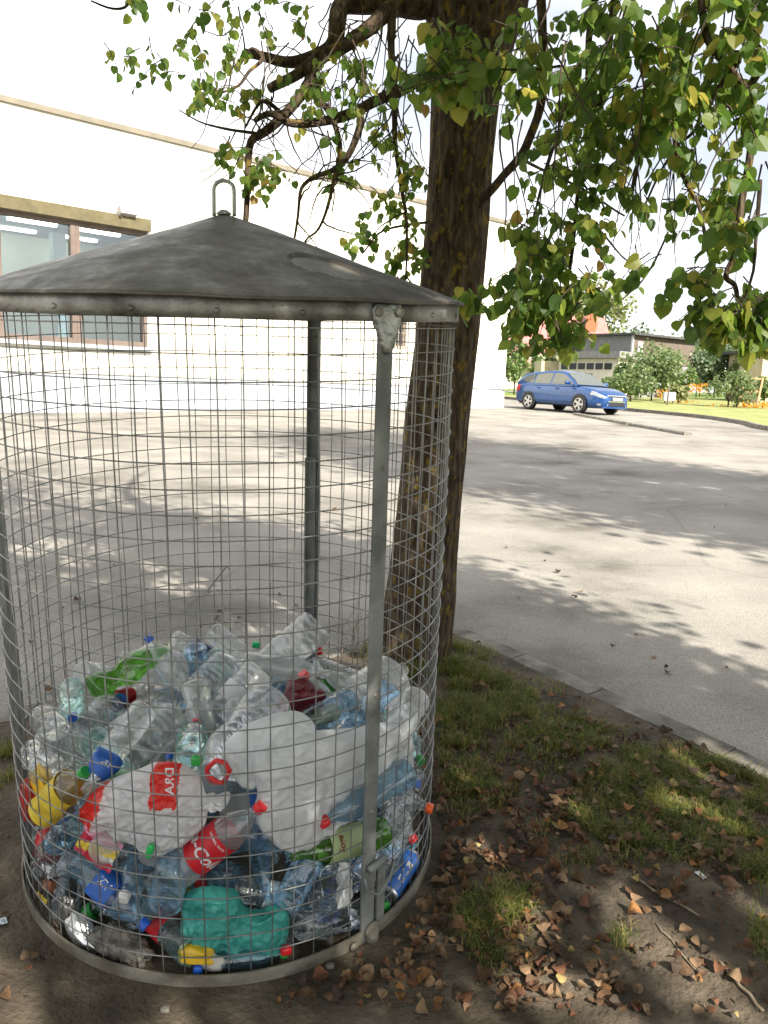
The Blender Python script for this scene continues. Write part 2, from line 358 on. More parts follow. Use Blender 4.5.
for i in range(9):
    x0 = s1+i*pit; x1 = x0+pit
    w = P('window_frame', [((x0+.002, x0+.13), (-.18, -.02), (zb_+.002, zt_-.002)), ((x1-.11, x1-.002), (-.18, -.02), (zb_+.002, zt_-.002)), ((x0+.132, x1-.112), (-.18, -.02), (zb_+.002, zb_+.14)), ((x0+.132, x1-.112), (-.18, -.02), (zt_-.12, zt_-.002))], M_brown)
    pn = P('pane', [((x0+.132, x1-.112), (-.11, -.10), (zb_+.142, zt_-.122))], M_glass); pn.parent = w
# room behind the tall windows: cream rear wall, grey ceiling, strip lamps that are on
M_room = mat('cream_room_wall', (.72, .69, .58), (.8, .77, .66), 1, .9)
P('room_wall', [((s1-3, s2+3), (-4.0, -3.8), (zb_-1.4, zt_+.3))], M_room)
P('room_ceiling', [((s1-3, s2+3), (-3.8, -.46), (zt_+.05, zt_+.3))], mat('blue_grey_ceiling', (.22, .26, .29), (.28, .32, .34), 1, .9))
P('room_floor', [((s1-3, s2+3), (-3.8, -.46), (zb_-1.6, zb_-1.4))], M_dconc)
M_pcol = mat('pale_column', (.45, .48, .48), (.5, .53, .53), 1, .9)
for k in range(5): P('room_column', [((s1+1.2+k*3.6, s1+1.55+k*3.6), (-2.7, -2.4), (zb_-1.4, zt_+.05))], M_pcol)
M_strip = emit('strip_lamp', (1, .93, .72), 7)
for k in range(9):
    for q in range(2): P('strip_lamp', [((s1+.2+k*1.7, s1+1.4+k*1.7), (-1.3-q*1.5, -1.15-q*1.5), (zt_-.02, zt_+.048))], M_strip)
# small barred window
gw = P('small_window_frame', [((g1+.002, g1+.10), (-.2, -.05), (gz0+.002, gz1-.002)), ((g2-.10, g2-.002), (-.2, -.05), (gz0+.002, gz1-.002)), ((g1+.102, g2-.102), (-.2, -.05), (gz0+.002, gz0+.1)), ((g1+.102, g2-.102), (-.2, -.05), (gz1-.1, gz1-.002))], M_brown)
q = P('pane', [((g1+.102, g2-.102), (-.12, -.11), (gz0+.102, gz1-.102))], mat('dark_pane', (.03, .035, .04), None, rough=.1)); q.parent = gw
M_bar = mat('grille_iron', (.28, .24, .2), None, rough=.6)
mb = MB()
for k in range(9): x = g1+(g2-g1)*k/8; mb.tube([(x, .05, gz0-.05), (x, .05, gz1+.05)], .014, 6)
for z in (gz0, (gz0+gz1)/2, gz1): mb.tube([(g1-.05, .075, z), (g2+.05, .075, z)], .014, 6)
mb.build('window_grille', M_bar, hall)
# floodlight on a bracket above the windows
fs, fz = wall_sz(125, 217)
fl = thing('floodlight', 'small pale floodlight on a bracket above the tall windows of the hall', 'floodlight', HM @ T(fs, 0, fz) @ Matrix.Scale(.6, 4))
M_lampgrey = mat('pale_lamp_housing', (.3, .29, .3), (.4, .38, .38), 6, .6)
mb = MB(); mb.box((0, .03, -.12), (.22, .06, .14)); mb.tube([(0, .05, -.1), (0, .22, -.02), (0, .24, .05)], .03, 8); mb.build('bracket', M_lampgrey, fl)
mb = MB(); mb.box((-.04, .32, .13), (.62, .26, .2), Matrix.Rotation(.3, 3, 'X')); mb.box((.36, .32, .17), (.1, .34, .34), Matrix.Rotation(.3, 3, 'X')); mb.build('housing', M_lampgrey, fl)
# ------------------------------------------------------------------ the wire cage for plastic bottles
_n = Vector((math.sin(-.0077), math.sin(-.0898), 1)).normalized(); _e1 = (Vector((1, 0, 0))-_n*_n.x).normalized(); _e2 = _n.cross(_e1)
BM = Matrix(((_e1.x, _e2.x, _n.x, BC.x), (_e1.y, _e2.y, _n.y, BC.y), (_e1.z, _e2.z, _n.z, BC.z), (0, 0, 0, 1)))
BI = BM.inverted()
def loc(px, py, rad, front=True):                                     # where that line of sight meets a cylinder of the cage
    o = BI @ Vector((0, 0, EYE)); d = BI.to_3x3() @ ray(px, py)
    a = d.x**2+d.y**2; b = 2*(o.x*d.x+o.y*d.y); c = o.x**2+o.y**2-rad**2; D = max(0, b*b-4*a*c)
    return o+d*((-b+(-1 if front else 1)*math.sqrt(D))/2/a)
def locy(px, py, y):
    o = BI @ Vector((0, 0, EYE)); d = BI.to_3x3() @ ray(px, py); return o+d*((y-o.y)/d.y)
def galv(name, c1, c2, rough=.45, metal=.75, scale=14, bump=.15):
    return mat(name, c1, c2, scale, rough, metal, bump, 60)
M_galv = galv('galvanised_steel', (.22, .235, .235), (.40, .41, .40))
M_wire = galv('galvanised_wire', (.17, .172, .17), (.33, .33, .32), .42, .65)
M_ring = galv('dirty_ring_steel', (.17, .15, .115), (.33, .31, .26), .6, .45, 9, .3)
M_band = galv('stained_rim_steel', (.075, .068, .055), (.36, .355, .33), .45, .55, 8, .2)
def m_roof():
    m, t, b = newmat('weathered_roof_sheet'); co = t.nodes.new('ShaderNodeTexCoord')
    n = t.nodes.new('ShaderNodeTexNoise'); n.inputs['Scale'].default_value = 9; n.inputs['Detail'].default_value = 12; n.inputs['Roughness'].default_value = .72; n.inputs['Distortion'].default_value = .25; t.links.new(co.outputs['Object'], n.inputs['Vector'])
    r = ramp(t, [(.28, (.055, .044, .036)), (.48, (.105, .088, .075)), (.60, (.155, .135, .118)), (.70, (.27, .25, .23)), (.80, (.40, .38, .36))]); t.links.new(n.outputs[0], r.inputs[0]); t.links.new(r.outputs[0], b.inputs['Base Color'])
    r2 = ramp(t, [(.3, (.62, .62, .62)), (.7, (.34, .34, .34))]); t.links.new(n.outputs[0], r2.inputs[0]); t.links.new(r2.outputs[0], b.inputs['Roughness'])
    b.inputs['Metallic'].default_value = .3; b.inputs['Specular IOR Level'].default_value = .5
    n2 = t.nodes.new('ShaderNodeTexNoise'); n2.inputs['Scale'].default_value = 3; n2.inputs['Detail'].default_value = 3; t.links.new(co.outputs['Object'], n2.inputs['Vector'])
    bu = t.nodes.new('ShaderNodeBump'); bu.inputs['Strength'].default_value = .25; bu.inputs['Distance'].default_value = .06; t.links.new(n2.outputs[0], bu.inputs['Height']); t.links.new(bu.outputs[0], b.inputs['Normal'])
    return m
M_roof = m_roof()
RB, RT, ZR, ZT, ZA, RR = .6034, .6179, 1.6009, 1.6492, 1.8619, .6249
def rad(z): return RB+(RT-RB)*z/ZR
cage = thing('bottle_cage', 'tall round wire cage with a dark conical metal roof, filled with plastic bottles', 'recycling bin', BM)
def CP(mb, name, m, smooth=False, parent=None): o = mb.build(name, m, parent or cage, smooth); return o
# wire mesh
mb = MB(); NV = 71; NH = 29
def wob(a, z): return .0035*noise.noise(Vector((math.cos(a)*2, math.sin(a)*2, z*2.3)))+.0012*noise.noise(Vector((a*9, z*6, 2)))
for k in range(NH):
    z = .04+k*(1.585-.04)/(NH-1); pts = []
    for q in range(97):
        a = 2*math.pi*q/96; r = rad(z)+wob(a, z)+.0017; zz = z+.005*noise.noise(Vector((math.cos(a)*1.5, math.sin(a)*1.5, z*3+7)))
        pts.append((r*math.cos(a), r*math.sin(a), zz))
    mb.tube(pts, .00165, 6)
for k in range(NV):
    a0 = 2*math.pi*k/NV; pts = []
    for q in range(33):
        z = .01+1.60*q/32; a = a0+.010*noise.noise(Vector((a0*4, z*2.2, 9))); r = rad(z)+wob(a, z)-.0017
        pts.append((r*math.cos(a), r*math.sin(a), z))
    mb.tube(pts, .00165, 6)
CP(mb, 'wire_mesh', M_wire, True)
# base ring (flat band) and floor plate
mb = MB(); mb.lathe([(.600, .004), (.6165, .004), (.6165, .052), (.6115, .052), (.6115, .012), (.600, .012)], 128, fn=lambda p: Vector((p.x, p.y, p.z+.002*noise.noise(p*3)))); CP(mb, 'base_ring', M_ring, False)
mb = MB(); mb.lathe([(.001, .006), (.3, .006), (.598, .006)], 64); CP(mb, 'floor_plate', M_ring)
# rim band with bolts
mb = MB(); mb.lathe([(RR-.005, ZR), (RR, ZR), (RR+.0005, ZR+.02), (RR, ZT), (RR-.004, ZT)], 160, fn=lambda p: p*(1+.0018*noise.noise(Vector((p.x*4, p.y*4, 1))))); rim = CP(mb, 'rim_band', M_band, True)
for a in [-128.2, -111.9, -96, -80.6, -64.9]+[-145+ -16*k for k in range(1, 9)]+[-30+16*k for k in range(0, 8)]:
    q = R(a); mb = MB(); M = Matrix.Rotation(q, 4, 'Z') @ T(RR, 0, 1.617) @ Matrix.Rotation(R(90), 4, 'Y')
    mb.lathe([(.0065, 0), (.006, .003), (.003, .0045), (.0005, .005)], 12, M=M); CP(mb, 'bolt', M_band, True, rim)
# conical roof with a pressed oval dent
def roof_pt(a, t):                                                    # t = 0 eave .. 1 apex
    r = .634*(1-t)+.004; z = ZT-.002+(ZA-ZT)*(t**.95)
    z += .004*noise.noise(Vector((r*math.cos(a)*4, r*math.sin(a)*4, 0)))+.0015*noise.noise(Vector((math.cos(a)*6, math.sin(a)*6, 3)))*(1-t)
    x, y = r*math.cos(a), r*math.sin(a)
    ca, cr_ = R(-47), .436; dx = x-cr_*math.cos(ca); dy = y-cr_*math.sin(ca)
    u = dx*math.cos(ca)+dy*math.sin(ca); v = -dx*math.sin(ca)+dy*math.cos(ca); d = math.hypot(u/.090, v/.090)
    if d < 1: z -= .010*min(1, (1-d)/.08)
    elif d < 1.10: z += .0035*(1.10-d)/.10
    return (x, y, z)
mb = MB(); NA, NT = 420, 110
for j in range(NT+1):
    for i in range(NA): mb.v.append(roof_pt(2*math.pi*i/NA, j/NT))
for j in range(NT):
    for i in range(NA): mb.f.append((j*NA+i, j*NA+(i+1) % NA, (j+1)*NA+(i+1) % NA, (j+1)*NA+i)); mb.m.append(0)
b0 = len(mb.v)                                                        # under lip
for i in range(NA):
    a = 2*math.pi*i/NA; x, y, z = roof_pt(a, 0); mb.v.append((x, y, z-.006)); 
for i in range(NA): mb.f.append((i, b0+i, b0+(i+1) % NA, (i+1) % NA)); mb.m.append(0)
b1 = len(mb.v)
for i in range(NA):
    a = 2*math.pi*i/NA; mb.v.append((.02*math.cos(a), .02*math.sin(a), ZA-.02))
for i in range(NA): mb.f.append((b0+i, b1+i, b1+(i+1) % NA, b0+(i+1) % NA)); mb.m.append(0)
roof = CP(mb, 'roof', M_roof, True)
mb = MB(); ca = R(-47); NO = 48                                       # the pressed oval, the light it reflects put in as a paler metal
for j in range(13):
    for i in range(NO):
        q = 2*math.pi*i/NO; d = j/12*.96; u, v = d*.090*math.cos(q), d*.090*math.sin(q); x, y = .436*math.cos(ca)+u*math.cos(ca)-v*math.sin(ca), .436*math.sin(ca)+u*math.sin(ca)+v*math.cos(ca)
        r = math.hypot(x, y); t = 1-(r-.004)/.634; mb.v.append((x, y, ZT-.002+(ZA-ZT)*t**.95-.0075*min(1, (1-d)/.12+.75)+.002))
for j in range(12):
    for i in range(NO): mb.f.append((j*NO+i, (j+1)*NO+i, (j+1)*NO+(i+1) % NO, j*NO+(i+1) % NO)); mb.m.append(0)
CP(mb, 'oval_dent', galv('dent_sheen_metal', (.13, .122, .10), (.25, .235, .20), .4, .45, 12, .1), True, roof)
# lifting hoop on the apex
mb = MB(); pts = []
for q in range(25):
    t = q/24
    if t < .3: x, z = -.026, .10*t/.3*.75
    elif t > .7: x, z = .028, .10*(1-t)/.3*.75
    else: an = math.pi*(1-(t-.3)/.4); x, z = .001+.027*math.cos(an), .075+.027*math.sin(an)
    pts.append((x, .004*math.sin(t*5), ZA-.008+z*.86))
mb.tube(pts, .0052, 10); CP(mb, 'lifting_hoop', M_galv, True, roof)
mb = MB(); mb.lathe([(.02, 0), (.019, .004), (.008, .012), (.001, .013)], 20, M=T(0, 0, ZA-.004)); CP(mb, 'apex_cap', M_galv, True, roof)
# posts
def post(ang, z0, z1, w, name='post', m=None, off=.004):
    q = R(ang); mb = MB(); vs = []
    N = 24
    for i in range(N+1):
        z = z0+(z1-z0)*i/N; r = rad(z)+off; n_ = .0012*noise.noise(Vector((ang, z*5, 1)))
        for (u, h) in ((-w/2, 0), (-w/2, .006), (-w/2+.004, .009), (w/2-.004, .009), (w/2, .006), (w/2, 0), (w/2-.005, -.022), (w/2-.008, -.022), (w/2-.008, 0)):
            vs.append(Matrix.Rotation(q, 4, 'Z') @ Vector((r+h+n_, u, z)))
    k = 9; fs = [(i*k+j, i*k+(j+1) % k, (i+1)*k+(j+1) % k, (i+1)*k+j) for i in range(N) for j in range(k)]+[tuple(range(k))[::-1], tuple(N*k+j for j in range(k))]
    mb.add(vs, fs); return CP(mb, name, m or M_galv)
M_post = galv('dull_grey_post', (.13, .138, .132), (.25, .262, .252), .6, .35, 10, .2)
pf = post(-46, .02, ZR+.01, .043, m=M_post); pb = post(72.6, .02, ZR, .044, m=M_post); pl = post(-166, .02, ZR, .046, m=M_post)
ps = post(-41.6, .05, .22, .030, 'hinge_strip', M_post, .006)
pj = post(72.2, .3, 1.12, .034, 'splice_strip', M_post, -.03)
for po, an, zs in ((pf, -46, (.16, .40, .72, 1.28)), (pb, 72.6, (.6, 1.1))):
    for z in zs:
        mb = MB(); mb.lathe([(.006, 0), (.005, .003), (.001, .004)], 10, M=Matrix.Rotation(R(an), 4, 'Z') @ T(rad(z)+.0125, 0, z) @ Matrix.Rotation(R(90), 4, 'Y')); CP(mb, 'bolt', M_ring, True, po)
# pressed bracket plate where the front post meets the rim
M_bright = galv('bright_bracket_steel', (.17, .175, .17), (.40, .41, .40), .34, .8, 9, .3)
poly = [(.86*a_, .86*b_-.012) for a_, b_ in ((-.034, .0), (-.044, .012), (-.05, .05), (-.046, .066), (.046, .068), (.05, .052), (.046, .014), (.030, -.018), (.022, -.05), (.008, -.062), (-.012, -.060), (-.024, -.04))]
def onrim(u, v, h): q = R(-46)+u/RR; return Vector(((RR+h)*math.cos(q), (RR+h)*math.sin(q), 1.596+v))
mb = MB(); n = len(poly); ring = lambda k, h: [onrim(x*k, (y-.005)*k+.005, h) for x, y in poly]
rows = [ring(1, .001), ring(1, .005), ring(.86, .012), ring(.45, .007)]
vs = [p for r_ in rows for p in r_]+[onrim(0, .0, .006)]
fs = [(j*n+i, j*n+(i+1) % n, (j+1)*n+(i+1) % n, (j+1)*n+i) for j in range(3) for i in range(n)]+[(3*n+i, 3*n+(i+1) % n, 4*n) for i in range(n)]
mb.add(vs, fs); br = CP(mb, 'bracket_plate', M_bright, True)
for u in (-.036, .036):
    mb = MB(); p = onrim(u*.86, .026, .010); mb.lathe([(.011, 0), (.0105, .005), (.006, .008), (.001, .009)], 12, M=T(p) @ Matrix.Rotation(R(-46), 4, 'Z') @ Matrix.Rotation(R(90), 4, 'Y')); CP(mb, 'bolt', M_ring, True, br)
# latch at the foot of the front post
def onmesh(u, z, h, a=-46): q = R(a)+u/.61; r = rad(z)+h; return Vector((r*math.cos(q), r*math.sin(q), z))
mb = MB(); mb.tube([onmesh(-.012, .240, .022), onmesh(.045, .250, .022)], .011, 14); mb.tube([onmesh(-.03, .232, .03), onmesh(-.027, .195, .036), onmesh(.004, .172, .042), onmesh(.055, .182, .03), onmesh(.085, .222, .02)], .0036, 8); CP(mb, 'latch', M_post, True)
mb = MB(); mb.tube([onmesh(-.05, .03, .016), onmesh(-.05, .03, .024)], .012, 12); mb.tube([onmesh(.012, .045, .012), onmesh(.012, .045, .022)], .024, 16); mb.tube([onmesh(.012, .05, .018), onmesh(.012, .0, .018), onmesh(.01, -.012, .02)], [.018, .016, .010], 10); mb.tube([onmesh(-.002, -.006, .016), onmesh(.024, -.008, .022)], .011, 12); CP(mb, 'foot_hinge', M_ring, True)
# bent wire hook hanging on the rear wires
mb = MB(); a, b = loc(227, 566, .608, False), loc(208, 590, .575, False); mb.tube([a+Vector((.01, 0, -.012)), a, b, b+Vector((.004, -.01, -.008))], .0028, 6); o = CP(mb, 'wire_hook', M_ring)
# settled resting places in the cage: kind, position (mm), quaternion (1/100), length (mm); heroes: base, neck, radius
PILE = [(1,83,-451,62,31,56,-44,-64,303),(2,-408,-46,51,8,9,75,65,174),(0,514,-122,76,56,-75,33,-10,253),(0,-95,-460,62,46,-75,6,48,296),(0,-159,409,56,70,70,-9,-8,250),
(2,-279,228,47,57,68,18,-42,170),(0,427,-142,57,23,4,71,67,275),(0,468,87,56,70,-60,-37,7,285),(0,365,-415,67,24,40,68,57,285),(1,400,369,62,57,70,12,42,283),(2,139,-545,47,64,17,68,29,173),
(3,-404,163,79,62,66,-26,35,294),(0,-498,-126,56,30,-31,-64,-64,280),(0,-250,-492,57,64,1,-71,-30,279),(2,-150,-468,102,4,84,-32,-44,188),(1,-323,-361,163,6,-100,3,-3,283),
(0,-521,187,136,54,77,10,-33,250),(1,485,-254,174,20,81,48,-28,292),(0,185,326,56,48,-21,-68,52,266),(1,454,-56,126,30,-73,-3,-62,273),(3,-264,423,79,11,-48,-52,-70,296),
(2,182,-391,47,21,-66,-26,68,203),(1,246,-346,169,2,34,94,7,295),(1,-50,375,94,76,-36,-48,25,278),(0,-537,126,56,25,6,-70,66,255),(0,514,68,133,30,-87,-26,-30,264),
(0,-414,-308,209,57,43,-31,63,290),(1,-410,-276,62,67,-60,-38,-23,291),(2,88,556,51,65,-17,-74,0,171),(3,-179,-386,137,17,-74,-46,45,330),(1,284,415,135,32,-63,35,62,317),
(1,-355,-112,127,32,27,-72,55,266),(1,333,-243,267,68,45,-29,50,287),(0,-521,184,216,59,-52,-28,-55,278),(0,-407,371,135,35,-90,23,-10,285),(2,-38,-479,159,60,-30,-15,73,176),
(1,425,17,345,32,35,5,-88,271),(0,31,429,56,56,57,42,44,284),(0,-508,-214,128,44,-15,-69,-55,260),(2,59,-557,478,17,88,23,37,185),(2,-467,68,47,66,-60,-37,-24,168),
(1,378,260,62,16,-64,31,-69,262),(0,475,146,118,38,-40,82,11,257),(1,42,-452,193,53,42,-5,73,274),(1,-435,-54,270,58,70,18,-38,316),(1,-510,-54,141,75,-53,-39,-5,259),
(0,196,-422,123,57,-8,82,7,244),(0,193,427,90,76,50,-29,30,244),(0,455,310,132,7,57,-56,60,298),(0,392,-283,138,13,68,66,-28,273),(0,326,-339,171,13,-5,67,73,286),
(1,-172,317,359,5,-90,43,-3,293),(0,20,508,56,56,-56,-43,43,257),(2,301,-477,583,40,30,69,52,195),(1,-489,-237,406,1,-41,66,62,317),(0,37,379,147,1,-79,-26,-55,250),
(1,-408,-116,197,68,57,-21,41,271),(1,56,-427,289,53,-44,-63,36,309),(2,369,182,153,8,-79,-11,60,201),(1,275,-144,496,18,-22,-66,70,284),(2,357,116,102,60,70,-24,-32,186),
(1,-481,95,138,48,62,-61,12,312),(2,366,122,47,68,58,40,-20,178),(2,-216,396,148,34,-14,55,75,194),(0,364,-212,128,16,-41,-72,53,283),(0,405,11,155,54,-62,57,3,245),
(0,-361,-277,142,60,33,-66,32,251),(0,-485,4,223,4,-6,-76,64,256),(0,-35,212,298,29,35,-89,6,274),(0,-328,224,167,19,54,-49,-66,247),(0,65,-116,311,43,60,-42,53,291),
(0,116,-540,586,9,79,24,55,285),(2,-482,-293,325,85,44,8,28,208),(0,-489,14,303,4,-22,-71,66,268),(3,182,-118,300,44,53,36,-62,269),(1,-243,-489,544,39,-74,-20,50,279),
(0,302,282,200,66,-71,-25,6,265),(3,-235,277,207,0,69,-42,-59,300),(1,-82,467,136,55,40,-56,-47,259),(0,-545,79,334,40,69,43,-42,286),(0,171,-317,232,34,88,-32,-3,241),
(1,-383,272,261,43,-35,75,37,280),(0,-278,477,170,56,-5,75,33,274),(0,-548,55,249,30,28,-76,50,286),(0,548,21,400,4,-68,-73,0,270),(1,-163,391,229,26,-80,19,-51,315),
(3,-416,-9,374,66,-66,-20,-31,329),(0,-531,-150,229,76,-49,-35,-22,261),(0,554,-15,239,70,48,-27,44,249),(2,-192,-529,263,44,-69,-39,42,186),(1,-73,-196,289,45,-58,-37,-57,264),
(3,387,-237,405,80,-36,-4,47,271),(2,99,480,125,31,60,-26,69,198),(2,-47,135,274,80,18,-57,0,179),(0,-252,450,235,48,-61,50,-38,253),(0,-258,203,277,44,70,52,-20,245),
(1,228,-297,454,78,-14,60,-3,290),(0,199,391,174,27,-40,62,62,246),(1,120,339,421,12,72,16,66,297),(2,-428,54,160,55,-10,24,79,179),(2,422,220,125,29,70,17,63,189),
(0,380,-145,287,60,28,70,-27,271),(1,-175,86,301,5,64,-56,52,318),(0,87,374,238,6,70,22,-68,285),(2,456,245,173,70,-11,-64,-29,199),(0,-134,-197,343,69,-67,1,-27,267),
(0,409,-64,335,42,49,-18,-74,261),(0,-238,-291,184,59,23,76,15,276),(1,223,497,221,67,-54,-40,31,304),(1,-17,-318,333,83,55,-10,-7,310),(3,63,324,325,34,-61,-30,65,320),
(1,167,-340,352,73,-28,58,-25,276),(0,262,-99,360,32,81,-30,38,256),(2,-497,37,367,70,-64,26,18,172),(0,497,136,214,22,-71,65,-16,262),(0,-469,290,402,47,-85,-4,-24,284),
(1,435,245,247,36,-32,70,-53,285),(2,-37,-2,287,73,46,46,-22,204),(1,75,-73,402,35,17,-78,49,298),(0,-400,-298,295,1,-84,14,53,255),(0,-78,548,147,48,-26,84,-4,276),
(0,90,543,177,32,60,68,27,266),(2,-398,-232,278,87,18,44,15,171),(1,501,-77,410,90,-24,11,34,284),(0,436,336,224,52,69,50,10,272),(0,-175,-391,418,39,62,19,66,291),
(1,-232,-402,324,70,-70,-11,-4,261),(1,-456,298,306,38,-6,-66,64,266),(0,478,178,366,8,16,-62,-77,257),(3,-27,129,396,31,-8,-90,30,270),(0,-6,408,228,0,71,46,53,292),
(2,-311,237,250,67,-45,32,50,192),(1,-59,438,326,37,-62,68,-7,312),(0,165,205,303,18,50,-63,-57,267),(0,530,153,296,55,76,-14,32,278),(0,-499,27,436,41,56,-38,61,260),
(0,-70,503,402,24,-60,64,-42,268),(0,340,133,331,2,-16,73,-67,287),(2,-560,-55,344,73,-57,17,33,199),(2,96,493,225,20,82,46,29,185),(0,-449,-223,340,8,-76,37,53,289),
(1,210,-239,388,22,80,-5,56,314),(0,-182,521,288,33,44,63,55,270),(3,108,450,426,40,4,-91,14,316),(0,51,167,333,54,49,-68,13,255),(2,-334,-62,407,64,72,-4,-28,203),
(2,467,-204,338,27,15,-42,-86,189),(2,144,-412,222,50,77,40,-5,199),(0,385,160,277,39,82,35,-26,267),(3,202,210,408,28,13,77,56,296),(1,-80,-182,424,16,-5,-74,-65,311),
(1,227,-145,421,19,77,-31,53,271),(0,-71,484,228,47,-7,87,14,284),(2,-358,157,174,2,60,76,24,199),(1,493,-185,484,58,70,-40,4,291),(1,76,540,358,24,56,13,78,310),
(1,-114,-372,352,85,-52,-3,3,294),(0,-26,-144,362,32,37,60,-64,246),(0,149,461,291,73,-19,66,4,264),(1,-273,-262,400,58,72,31,23,266),(2,-299,130,285,40,-76,18,48,208),
(2,147,542,289,74,20,64,10,198),(1,75,79,355,17,-80,-37,-43,290),(1,261,398,293,16,92,-6,34,292),(1,-100,7,369,27,87,-32,25,291),(1,451,-288,579,56,24,-66,44,301),
(3,-314,389,390,81,26,-50,-18,314),(1,23,-340,422,36,1,-50,79,311),(2,-17,563,183,28,67,56,40,180),(1,-195,510,389,18,-87,-4,-45,277),(0,-198,-150,321,50,52,-66,18,259),
(1,-335,-24,309,16,55,65,-50,264),(0,-268,-315,263,81,-45,-35,-12,266),(2,351,-190,340,14,66,43,-61,202),(3,-266,-83,358,65,54,-51,16,301),(1,398,-107,459,23,-28,-91,20,276),
(0,314,454,348,68,36,64,-2,254),(1,-483,-145,457,40,-6,58,-71,289),(1,346,352,347,67,-46,-33,48,278)]
HEROES = {
    'cola': (Vector((-0.043, -0.518, 0.265)), Vector((0.166, -0.519, 0.456)), 0.046),
    'blue_label': (Vector((-0.320, -0.441, 0.239)), Vector((-0.125, -0.531, 0.117)), 0.042),
    'white_cap': (Vector((-0.139, -0.326, 0.292)), Vector((-0.172, -0.549, 0.208)), 0.036),
    'red_white_cap': (Vector((0.526, -0.286, 0.420)), Vector((0.308, -0.473, 0.383)), 0.040),
    'green_label': (Vector((0.465, -0.284, 0.231)), Vector((0.234, -0.476, 0.288)), 0.043),
    'white_label': (Vector((0.213, -0.491, 0.148)), Vector((0.313, -0.390, 0.300)), 0.040),
    'can': (Vector((0.476, -0.314, 0.044)), Vector((0.551, -0.144, 0.055)), 0.032),
    'blue_band': (Vector((0.312, -0.448, -0.001)), Vector((0.323, -0.269, 0.062)), 0.033),
    'orange_cap': (Vector((0.378, -0.068, 0.261)), Vector((0.602, -0.141, 0.212)), 0.036),
    'red_cap': (Vector((0.425, -0.043, 0.251)), Vector((0.555, -0.149, 0.110)), 0.034),
    'navy_label': (Vector((-0.184, -0.266, 0.575)), Vector((-0.280, -0.473, 0.451)), 0.038),
    'yellow_bottle': (Vector((-0.426, -0.384, 0.333)), Vector((-0.285, -0.447, 0.490)), 0.045),
    'cola_red_top': (Vector((0.324, 0.025, 0.370)), Vector((0.214, -0.030, 0.576)), 0.043),
    'blue_cap_tall': (Vector((-0.197, 0.240, 0.345)), Vector((-0.327, 0.260, 0.558)), 0.042),
    'green_bottle': (Vector((-0.470, 0.120, 0.431)), Vector((-0.273, 0.300, 0.504)), 0.050),
    'grey_left': (Vector((-0.072, -0.540, 0.187)), Vector((-0.040, -0.545, 0.345)), 0.045),
    'big_right': (Vector((0.384, 0.000, 0.483)), Vector((0.519, 0.120, 0.536)), 0.075),
    'big_dome': (Vector((-0.159, 0.180, 0.376)), Vector((-0.032, 0.300, 0.485)), 0.070),
    'handle_jug': (Vector((0.144, -0.232, 0.575)), Vector((0.054, -0.537, 0.539)), 0.070),
}
BAGS = {
    'red_striped_bag': (-0.102, -0.505, 0.433, -1.770, 0.170, 0.105, 0.070),
    'white_bag': (0.278, -0.416, 0.461, -0.982, 0.205, 0.145, 0.080),
    'teal_bag': (0.095, -0.526, 0.138, -1.392, 0.115, 0.072, 0.050),
}
# ------------------------------------------------------------------ plastic bottles
M_pet = {'clear': pet('clear_plastic', (.955, .97, .975), .17, (.95, .97, .99)), 'shaded_clear': pet('shaded_clear_plastic', (.95, .97, .985), .07, (.7, .8, .88)), 'cloudy': pet('cloudy_plastic', (.93, .95, .95), .36, (.95, .95, .94), .10),
         'blue': pet('pale_blue_plastic', (.66, .83, .95), .10, (.45, .65, .85)), 'green': pet('green_plastic', (.42, .74, .26), .16, (.25, .5, .1)),
         'teal': pet('pale_teal_plastic', (.74, .92, .90), .14, (.5, .75, .72)), 'yellow': pet('yellow_plastic', (.95, .86, .55), .2, (.85, .72, .3))}
CAPC = {'blue': (.02, .11, .55), 'red': (.60, .015, .02), 'green': (.03, .33, .06), 'white': (.75, .76, .76), 'yellow': (.75, .5, .03), 'orange': (.85, .12, .02), 'navy': (.02, .03, .22)}
M_cap = {k: plastic(k+'_cap_plastic', c, .35) for k, c in CAPC.items()}
LABC = {'blue': (.03, .13, .50), 'red': (.62, .02, .03), 'white': (.74, .75, .76), 'green': (.06, .32, .07), 'teal': (.1, .5, .48), 'navy': (.02, .035, .2), 'yellow': (.78, .58, .06), 'pale_green': (.45, .55, .28)}
M_lab = {k: plastic(k+'_label_film', c, .4, .15) for k, c in LABC.items()}
def text2d(s, size=1.0, shear=0.0):
    cu = bpy.data.curves.new('lettering', 'FONT'); cu.body = s; cu.size = size; cu.shear = shear; cu.align_x = 'CENTER'; cu.align_y = 'CENTER'; cu.resolution_u = 3; cu.offset = .022*size
    ob = bpy.data.objects.new('lettering', cu); me = bpy.data.meshes.new_from_object(ob)
    v = [tuple(q.co) for q in me.vertices]; f = [tuple(p.vertices) for p in me.polygons]
    bpy.data.objects.remove(ob); bpy.data.meshes.remove(me); bpy.data.curves.remove(cu); return v, f
def sstep(a, b, x): t = max(0, min(1, (x-a)/(b-a))); return t*t*(3-2*t)
